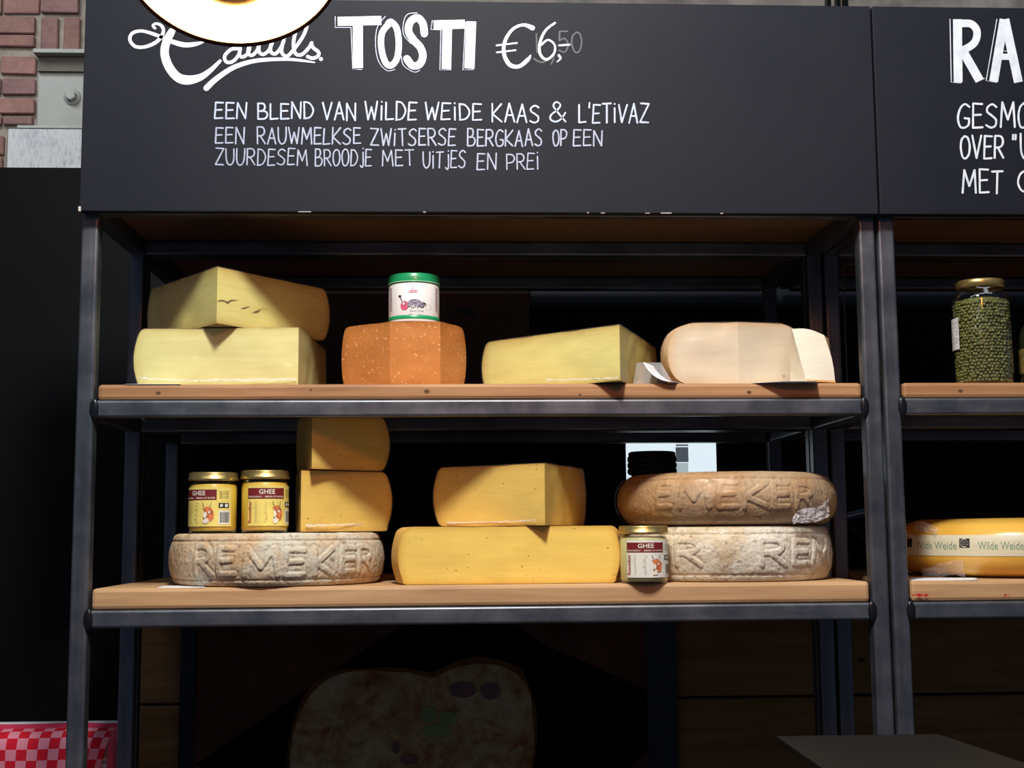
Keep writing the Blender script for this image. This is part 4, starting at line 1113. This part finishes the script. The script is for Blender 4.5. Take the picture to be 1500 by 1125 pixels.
# red paint marks on the right lower board
ip = Ink(lambda u, v, o: (u, -.0006-o, v))
redm = plain('red_mark', (.48, .02, .02), .5)
for px_, s in ((1347, 1.0), (1355, .8), (1338, .5), (1472, .6), (1478, .3)):
    p = at(px_, 872, 0)
    ip.poly([(p.x+random.uniform(-.004, .004)*s+.004*s*math.cos(k), p.z+.0028*s*math.sin(k)+random.uniform(-.001, .001)*s) for k in [j*.7 for j in range(9)]])
ip.build('paint_mark', redm, u2)

# cracks on cheese B's right face and stray crease lines
def cracks():
    p = at(318, 430, yB); c = (p.x, yB); e = rayhit(483, 430, c, .235, True); d = Vector(e).normalized(); nrm = Vector((d.y, -d.x))
    if nrm.y > 0: nrm = -nrm
    nrm3 = Vector((nrm.x, nrm.y, 0)); o3 = Vector((c[0], c[1], 0)); d3 = Vector((d.x, d.y, 0))
    def mp(px, py, off):
        # intersect the pixel ray with the vertical plane of the cut face
        r = ray(px, py); t = (o3-EYE).dot(nrm3)/r.dot(nrm3); q = EYE+r*t; return q+nrm3*(.0009+off)
    ik = Ink(mp)
    for P in ([(318, 441, .6), (324, 440, 1.6), (329, 441, 1.2), (333, 443, 2.4), (338, 440, 1.6), (345, 440, .8), (349, 439, .3)], [(352, 452, .3), (358, 451, 1.6), (365, 449, .5)], [(369, 458, .4), (376, 456, 2.0), (382, 453, .6), (392, 453, .2)]):
        ik.stroke(spx(P, 4), 1)
    par = [o_ for o_ in bpy.data.objects if o_.get('label', '').startswith('yellow cheese wedge with cracked')][0]
    ik.build('crack', plain('crack_brown', (.16, .10, .02), .8), par)
cracks()

# ================================================================= BACKGROUND THINGS
YB = .552
# plank cladding behind the lower part
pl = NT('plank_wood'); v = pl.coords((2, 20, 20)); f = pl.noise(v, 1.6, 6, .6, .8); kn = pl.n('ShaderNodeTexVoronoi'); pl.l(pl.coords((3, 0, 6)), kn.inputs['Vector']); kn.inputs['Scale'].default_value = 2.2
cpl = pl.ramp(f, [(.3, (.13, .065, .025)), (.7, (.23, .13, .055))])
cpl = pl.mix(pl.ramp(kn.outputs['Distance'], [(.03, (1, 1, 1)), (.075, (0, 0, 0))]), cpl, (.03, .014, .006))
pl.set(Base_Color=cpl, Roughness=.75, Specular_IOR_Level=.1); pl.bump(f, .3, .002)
x0 = AX(188, 1000, YB); zj = AZ(1000, 1022, YB)
clad = thing('plank_cladding', (x0, YB, 0), 'wide horizontal brown planks behind and below the lowest shelf', 'planks')
xs_ = AX(1296, 1000, YB); zs_ = [zj-.27*k for k in range(-1, 6)]
for k in range(len(zs_)-1):
    zt, zb = zs_[k], zs_[k+1]
    if k == 0: zt = ZLb-.004
    if zb < 0: zb = .0
    if zt <= .01: break
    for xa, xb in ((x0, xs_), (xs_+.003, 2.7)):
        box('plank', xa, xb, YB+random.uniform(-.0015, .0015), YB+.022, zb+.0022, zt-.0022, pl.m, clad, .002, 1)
# poster
YQ = .538
pxL, pxR = 264, 991
fr_ = thing('food_poster', (AX(620, 1000, YQ), YQ, 0.9), 'large dark food poster with a giant toasted sandwich below the shelves', 'poster')
A_, B_ = AX(pxL, 1000, YQ), AX(pxR, 1000, YQ); zt = ZLb-.006; zb = zt-.78
box('backing', A_, B_, YQ, YQ+.01, zb, zt, plain('poster_board', (.070, .032, .020), .7, 0, .35, 7, spec=.08), fr_)
box('frame_strip', A_, AX(286, 1000, YQ), YQ-.006, YQ+.001, zb, zt, M['weld'], fr_, .001)
box('frame_strip', AX(947, 1000, YQ), B_, YQ-.006, YQ+.001, zb, zt, M['weld'], fr_, .001)
def qm(lay):
    def f(px, py, o):
        p = at(px, py, YQ); return (max(A_+.03, min(B_-.055, p.x)), YQ-.0005-lay-o, max(zb, min(zt, p.z)))
    return f
iq = Ink(qm(0)); iq.poly([(640, 860), (740, 905), (800, 945), (948, 1010), (948, 1100), (800, 1250), (540, 1330), (287, 1120), (440, 1015), (590, 915)]); iq.build('printed_slate', plain('print_slate', (.002, .002, .0025), .8, spec=.05), fr_)
tst = NT('print_toast'); v = tst.coords(); f = tst.noise(v, 9, 6, .65, 1.2); g = tst.noise(v, 34, 4, .7)
tst.set(Base_Color=tst.mix(.35, tst.ramp(f, [(.30, (.10, .030, .008)), (.45, (.26, .10, .025)), (.56, (.30, .24, .12)), (.7, (.42, .36, .22))]), tst.ramp(g, [(.35, (.10, .03, .01)), (.6, (.40, .34, .20))])), Roughness=.7, Specular_IOR_Level=.1)
T1 = [(425, 1110), (430, 1075), (442, 1040), (462, 1010), (490, 990), (530, 982), (575, 984), (600, 985), (632, 992), (662, 980), (700, 972), (735, 976), (760, 990), (776, 1015), (780, 1050), (782, 1090), (776, 1140), (770, 1220), (700, 1290), (560, 1300), (450, 1230), (428, 1160)]
T0 = [(603+(x-603)*1.035+random.uniform(-4, 4), 1120+(y-1120)*1.045+random.uniform(-4, 4)) for x, y in T1]
iq = Ink(qm(.0008)); iq.poly(spx(T0, 3)); iq.build('printed_crust', plain('print_crust', (.11, .045, .015), .7, 0, .4, 40, spec=.08), fr_)
iq = Ink(qm(.0015)); iq.poly(spx(T1, 4)); iq.build('printed_toast', tst.m, fr_)
for (u, v, a, b) in ((656, 1052, 14, 11), (628, 1046, 13, 13), (640, 1070, 22, 10)):
    iq = Ink(qm(.003)); iq.poly([(u+a*math.cos(k*.52), v+b*math.sin(k*.52)) for k in range(12)])
    iq.build('printed_leek', plain('print_leek', (.13, .17, .05), .5, 0, .3, 80), fr_)
for (u, v, a, b) in ((580, 1095, 6, 9), (600, 1112, 14, 7), (678, 1010, 20, 12), (718, 1012, 15, 13)):
    iq = Ink(qm(.003)); iq.poly([(u+a*math.cos(k*.52), v+b*math.sin(k*.52)) for k in range(12)])
    iq.build('printed_onion', plain('print_onion', (.10, .03, .035), .5, 0, .4, 60), fr_)

# brown printed panel behind the upper left compartment
YN = .650
bx0, bx1 = AX(262, 480, YN), AX(776, 480, YN)
bpn = thing('brown_panel', ((bx0+bx1)/2, YN, ZBU), 'dark brown wooden panel with black lettering behind the upper shelf', 'panel')
box('board', bx0, bx1, YN, YN+.02, ZU-.02, AZ(500, 400, YN), plain('brown_ply', (.075, .030, .018), .6, 0, .25, 5), bpn, .001)
nm = lambda px, py, o: (AX(px, py, YN), YN-.0008-o, AZ(px, py, YN))
ik = Ink(nm)
ik.stroke(spx([(681, 530), (688, 528), (690, 536), (684, 540), (688, 545)], 4), 1.6); ik.stroke([(693, 531), (694, 545)], 1.8); ik.disc(693.5, 527, 1.1)
ik.build('lettering', plain('print_brownblack', (.006, .004, .004), .6), bpn); ik = Ink(nm)
ik.stroke(spx([(662, 460, 2), (672, 454, 6), (684, 457, 10), (694, 463, 4)], 5), 5)
ik.build('printed_swoosh', plain('print_blackbrown', (.006, .004, .004), .6), bpn)
# bluish board right part
box_ = tag(box('wall_panel', AX(778, 500, .672), 2.5, .672, .69, ZU, 2.2, plain('blue_black', (.005, .0075, .0125), .6, 0, .15, 3, spec=.12)), kind='structure')
# lit screen
YZ = .66
sx0, sx1 = AX(917, 660, YZ), AX(1049, 660, YZ); sz1 = AZ(980, 648, YZ)+.004
scr = thing('lit_screen', ((sx0+sx1)/2, YZ, sz1-.1), 'small bright white screen with grey blocks behind the brown wheel', 'screen')
zlow = AZ(980, 742, YZ)
box('housing', sx0-.004, sx1+.004, YZ+.002, YZ+.012, zlow, sz1+.004, M['weld'], scr)
emw = plain('screen_white', (.3, .3, .3), .4, emit=(.78, .90, .98), estr=.95)
box('display', sx0, sx1, YZ, YZ+.003, zlow+.004, sz1, emw, scr)
emg = plain('screen_grey', (.05, .05, .05), .4, emit=(.12, .15, .18), estr=.55); eml = plain('screen_pale', (.1, .1, .1), .4, emit=(.55, .66, .70), estr=.7)
for r, m in (((990, 651, 1008, 653.5), emg), ((990, 655, 1008, 677), emg), ((990, 678, 1008, 700), eml), ((930, 712, 1030, 735), eml)):
    p, q = at(r[0], r[3], YZ), at(r[2], r[1], YZ); box('display_block', p.x, q.x, YZ-.0008, YZ+.0005, p.z, q.z, m, scr)
# things glimpsed between the units at the right
p = at(1240, 752, .62)
cl = thing('striped_cloth', (p.x+.02, .64, p.z), 'blue and white striped folded cloth glimpsed left of the right steel posts', 'cloth')
for k, (m, h) in enumerate(((plain('cloth_blue', (.25, .45, .75), .7), .006), (plain('cloth_white', (.75, .82, .90), .7), .006), (plain('cloth_navy', (.05, .09, .2), .7), .004))):
    bm = bmesh.new(); vs = abox(bm, p.x-.03, p.x+.055, .635, .652, p.z-.004+k*-.0055, p.z+.0008-k*.0055)
    for v in vs: v.co.z += (v.co.x-p.x)*.22
    frombm('fold', bm, m, cl, False, .0008, 1)
p0_, p1_ = at(1236, 758, .645), at(1275, 792, .645)
bm = bmesh.new(); d = (p1_-p0_); L = d.length
bmesh.ops.create_cube(bm, size=1)
for v in bm.verts:
    q = Vector((v.co.x*(L*2.2), v.co.y*.012, v.co.z*.016)); an = math.atan2(d.z, d.x)
    v.co = Vector(((p0_.x+p1_.x)/2+q.x*math.cos(an)-q.z*math.sin(an), .66+q.y, (p0_.z+p1_.z)/2+q.x*math.sin(an)+q.z*math.cos(an)))
o = frombm('brace', bm, plain('brace_wood', (.06, .035, .02), .7), None, False, .001, 1)
tag(o, 'dark diagonal wooden brace seen between the shelf posts at right', 'brace')
# steel bracket with thin rod seen left of the right post
p = at(1241, 386, .45)
box('bracket_plate', AX(1230, 386, .45), AX(1250, 386, .45), .44, .46, AZ(1240, 390, .45), AZ(1240, 382, .45), plain('bracket_grey', (.12, .125, .13), .4, .5), u4, .001)
box('rod', AX(1236, 450, .45), AX(1237.4, 450, .45), .449, .451, ZBU+.001, AZ(1240, 390, .45), plain('rod_grey', (.18, .18, .18), .35, .6), u4)

# ================================================================= towel and ribbed crate lower left
def towel():
    zt = AZ(60, 1072, .36); 
    xl_, xr_ = AX(-130, 1080, .36), AX(184, 1080, .36)
    cr = thing('ribbed_crate', ((xl_+xr_)/2, .42, 0), 'white ribbed plastic crate under the checked towel at bottom left', 'crate')
    wm = plain('crate_white', (.55, .60, .66), .5, 0, .06)
    zbk = zt-.002
    y0, y1 = .335, .432
    box('tub', xl_, xr_, y0+.006, y1, 0, zbk-.010, wm, cr, .003)
    for k in range(24): 
        zz = zbk-.022-k*.0105; box('rib', xl_-.001, xr_+.001, y0, y0+.009, zz, zz+.0058, wm, cr, .0015, 1)
    box('rim', xl_-.004, xr_+.002, y1-.012, y1+.004, zbk-.012, zbk+.0085, wm, cr, .002)
    # towel
    t = NT('towel_check'); at_ = t.n('ShaderNodeAttribute', attribute_name='uvw'); 
    ck = t.n('ShaderNodeTexChecker'); ck.inputs['Scale'].default_value = 1; t.l(at_.outputs['Vector'], ck.inputs['Vector'])
    ck.inputs['Color1'].default_value = (.52, .012, .030, 1); ck.inputs['Color2'].default_value = (.62, .22, .30, 1)
    sp = t.n('ShaderNodeSeparateXYZ'); t.l(at_.outputs['Vector'], sp.inputs[0])
    g1 = t.n('ShaderNodeMath', operation='GREATER_THAN'); t.l(sp.outputs[1], g1.inputs[0]); g1.inputs[1].default_value = 100.0
    g2 = t.n('ShaderNodeMath', operation='GREATER_THAN'); t.l(sp.outputs[0], g2.inputs[0]); g2.inputs[1].default_value = 120.5
    mx = t.n('ShaderNodeMath', operation='MAXIMUM'); t.l(g1.outputs[0], mx.inputs[0]); t.l(g2.outputs[0], mx.inputs[1])
    wv = t.noise(t.coords(), 700, 2)
    c = t.mix(mx.outputs[0], ck.outputs[0], (.62, .045, .11)); c = t.mix(.25, c, t.ramp(wv, [(.3, (.5, .5, .5)), (.7, (1.2, 1.2, 1.2))]), 'MULTIPLY')
    t.set(Base_Color=c, Roughness=.9, Specular_IOR_Level=.1); t.bump(wv, .3, .001)
    cell = .0172
    xe = AX(163, 1090, y0)
    path = []  # (y,z,s)
    s = 0
    prof_ = [(y0-.012, zt-.26), (y0-.008, zt-.12), (y0-.006, zt-.045), (y0-.004, zt-.018), (y0+.006, zt-.003), (y0+.03, zt+.002), (y0+.055, zt+.002), (y1-.03, zt+.003), (y1-.018, zt+.004)]
    PP = smooth_path(prof_, 8)
    V = []; Fc = []; uv = []; nx = 90; S_ = [0]
    for a_, b_ in zip(PP[:-1], PP[1:]): S_.append(S_[-1]+math.hypot(b_[0]-a_[0], b_[1]-a_[1]))
    Lt = S_[-1]; hem = .046
    for j, (y, z_) in enumerate(PP):
        for i in range(nx+1):
            x = xl_+.01+(xe-xl_-.01)*i/nx
            drop = max(0, zt-z_)
            xx = x-.0*drop-(.28*min(drop, .07)*(i/nx)**5) + .0
            wv_ = .003*math.sin(x*38+z_*20)*min(1, drop*18)
            V.append((xx, y+wv_, z_+.0022*noise.noise(Vector((x*14, y*14, 3)))))
            uv.append((100+.5+(x-xl_)/cell-20, (S_[j]-(Lt-hem))/cell+100.0, .5))
    m = nx+1
    for j in range(len(PP)-1):
        for i in range(nx): Fc.append((j*m+i, j*m+i+1, (j+1)*m+i+1, (j+1)*m+i))
    T = thing('checked_towel', (xe-.1, y0, 0), 'red and pink checked towel draped over the white crate at bottom left', 'towel')
    o = mesh('cloth', V, Fc, t.m, T, True)
    q = o.data.attributes.new('uvw', 'FLOAT_VECTOR', 'POINT'); q.data.foreach_set('vector', [k for v_ in uv for k in v_])
    md = o.modifiers.new('t', 'SOLIDIFY'); md.thickness = .0016; md.offset = 1
    # ribbed side selvedge
    V = []; Fc = []; 
    for j, (y, z_) in enumerate(PP[:-8]):
        for i in range(25):
            x = xe-.004+.028*i/24*(1.0 if z_ > zt-.03 else 1-min(.75, (zt-.03-z_)*5))
            V.append((x, y-.0008+.0011*math.sin(i*2.1), z_+.0015))
    for j in range(len(PP)-9):
        for i in range(24): Fc.append((j*25+i, j*25+i+1, (j+1)*25+i+1, (j+1)*25+i))
    o2 = mesh('side_hem', V, Fc, plain('towel_hem', (.42, .05, .10), .9, 0, .2, 300), T, True)
    md = o2.modifiers.new('t', 'SOLIDIFY'); md.thickness = .0012
towel()

# ================================================================= dark slab-topped box bottom right (in front of the unit)
def slab():
    Zt = AZ(1137, 1078, -.26)
    def onz(px, py):
        d = ray(px, py); t = (Zt-EYE.z)/d.z; p = EYE+d*t; return Vector((p.x, p.y, Zt))
    A, B, C, D = onz(1137, 1078), onz(1375, 1075), onz(1540, 1130), onz(1228, 1140)
    T = thing('counter_scale', ((A.x+C.x)/2, (A.y+C.y)/2, 0), 'dark grey flat counter top corner in front of the right steel posts', 'counter')
    m = NT('slab_dark'); f = m.noise(m.coords(), 5, 3); m.set(Base_Color=m.ramp(f, [(.3, (.007, .007, .0065)), (.7, (.011, .0105, .0095))]), Specular_IOR_Level=.2, Roughness=.5)
    C2 = C; D2 = D
    V = [A, B, C2, D2]; V = [tuple(v) for v in V]+[(v.x, v.y, v.z-.007) for v in (A, B, C2, D2)]
    bm = bmesh.new(); vs = [bm.verts.new(v) for v in V]
    for f in ((0, 1, 2, 3), (7, 6, 5, 4), (0, 4, 5, 1), (1, 5, 6, 2), (2, 6, 7, 3), (3, 7, 4, 0)): bm.faces.new([vs[i] for i in f])
    frombm('top', bm, m.m, T, False, .0015, 2)
    ce = (A+B+C+D)/4; V = []
    for z_ in (Zt-.007, 0.0):
        for v in (A, B, C, D):
            q = ce+(v-ce)*.55; V.append((q.x, q.y, z_))
    bm = bmesh.new(); vs = [bm.verts.new(v) for v in V]
    for f in ((0, 1, 2, 3), (7, 6, 5, 4), (0, 4, 5, 1), (1, 5, 6, 2), (2, 6, 7, 3), (3, 7, 4, 0)): bm.faces.new([vs[i] for i in f])
    frombm('pedestal', bm, plain('pedestal_dark', (.02, .018, .016), .5), T, False, .002, 1)
slab()

# ================================================================= pendant lamp
def pendant():
    Y = -.80; c = at(340, -71, Y); view = (EYE-c).normalized()
    D = (EYE-c).length; R = 164*((c-EYE).dot(FW))/F
    th = math.radians(32); ax = Vector((0, 0, -1)); h = (ax-view*ax.dot(view)).normalized()
    n = (view*math.cos(th)+h*math.sin(th)).normalized()     # opening direction
    T = thing('pendant_lamp', c, 'glowing round pendant lamp with dark copper rim hanging before the menu board', 'lamp')
    Q = n.to_track_quat('Z', 'Y').to_matrix().to_4x4(); Mx = Matrix.Translation(c) @ Q
    def lz(name, prof, mat, nn=96):
        o = lathe(name, prof, (0, 0, 0), mat, None, nn, False); o.data.transform(Mx)
        o.parent = T; o.data.transform(Matrix.Translation(-c)); return o
    cop = NT('copper'); f = cop.noise(cop.coords(), 12, 3); cop.set(Base_Color=cop.ramp(f, [(.3, (.09, .028, .012)), (.7, (.15, .05, .025))]), Metallic=.9, Roughness=.35)
    inn = plain('shade_enamel', (.95, .84, .58), .45, 0, .03)
    out = [(R*1.0, -.004), (R*1.005, 0), (R*.995, .003), (R*.965, .002)]
    lz('rim', out, cop.m)
    lz('shade', [(R*.998, -.002), (R*.97, -.03), (R*.86, -.062), (R*.62, -.092), (R*.30, -.110), (.018, -.116), (.016, -.198), (.004, -.20)], cop.m)
    lz('reflector', [(R*.972, .0), (R*.945, -.029), (R*.84, -.059), (R*.60, -.088), (R*.29, -.106), (.003, -.110)], inn)
    bl = plain('bulb_glow', (1, .9, .7), .3, emit=(1.0, .74, .40), estr=24)
    rb, dc = .044, -.001
    lz('bulb', [(rb*math.cos(q), dc+rb*math.sin(q)) for q in [k*math.pi/20 for k in range(0, -9, -1)]]+[(.012, dc-rb*1.06), (.011, -.104)], bl, 40)
    lz('bulb_crown', [(.0005, dc+rb*1.012)]+[(rb*1.012*math.cos(q), dc+rb*1.012*math.sin(q)) for q in [math.pi/2-k*math.pi/20 for k in range(1, 11)]], plain('crown_copper', (.80, .36, .14), .35, .6), 40)
    lz('bulb_holder', [(.012, -.084), (.015, -.086), (.015, -.108), (.004, -.109)], cop.m, 32)
    top = c-n*.195
    bm = bmesh.new(); L = 3.6-top.z
    bmesh.ops.create_cone(bm, cap_ends=True, segments=12, radius1=.0035, radius2=.0035, depth=L, matrix=Matrix.Translation((top.x, top.y, top.z+L/2)))
    frombm('cable', bm, M['weld'], T, True)
pendant()
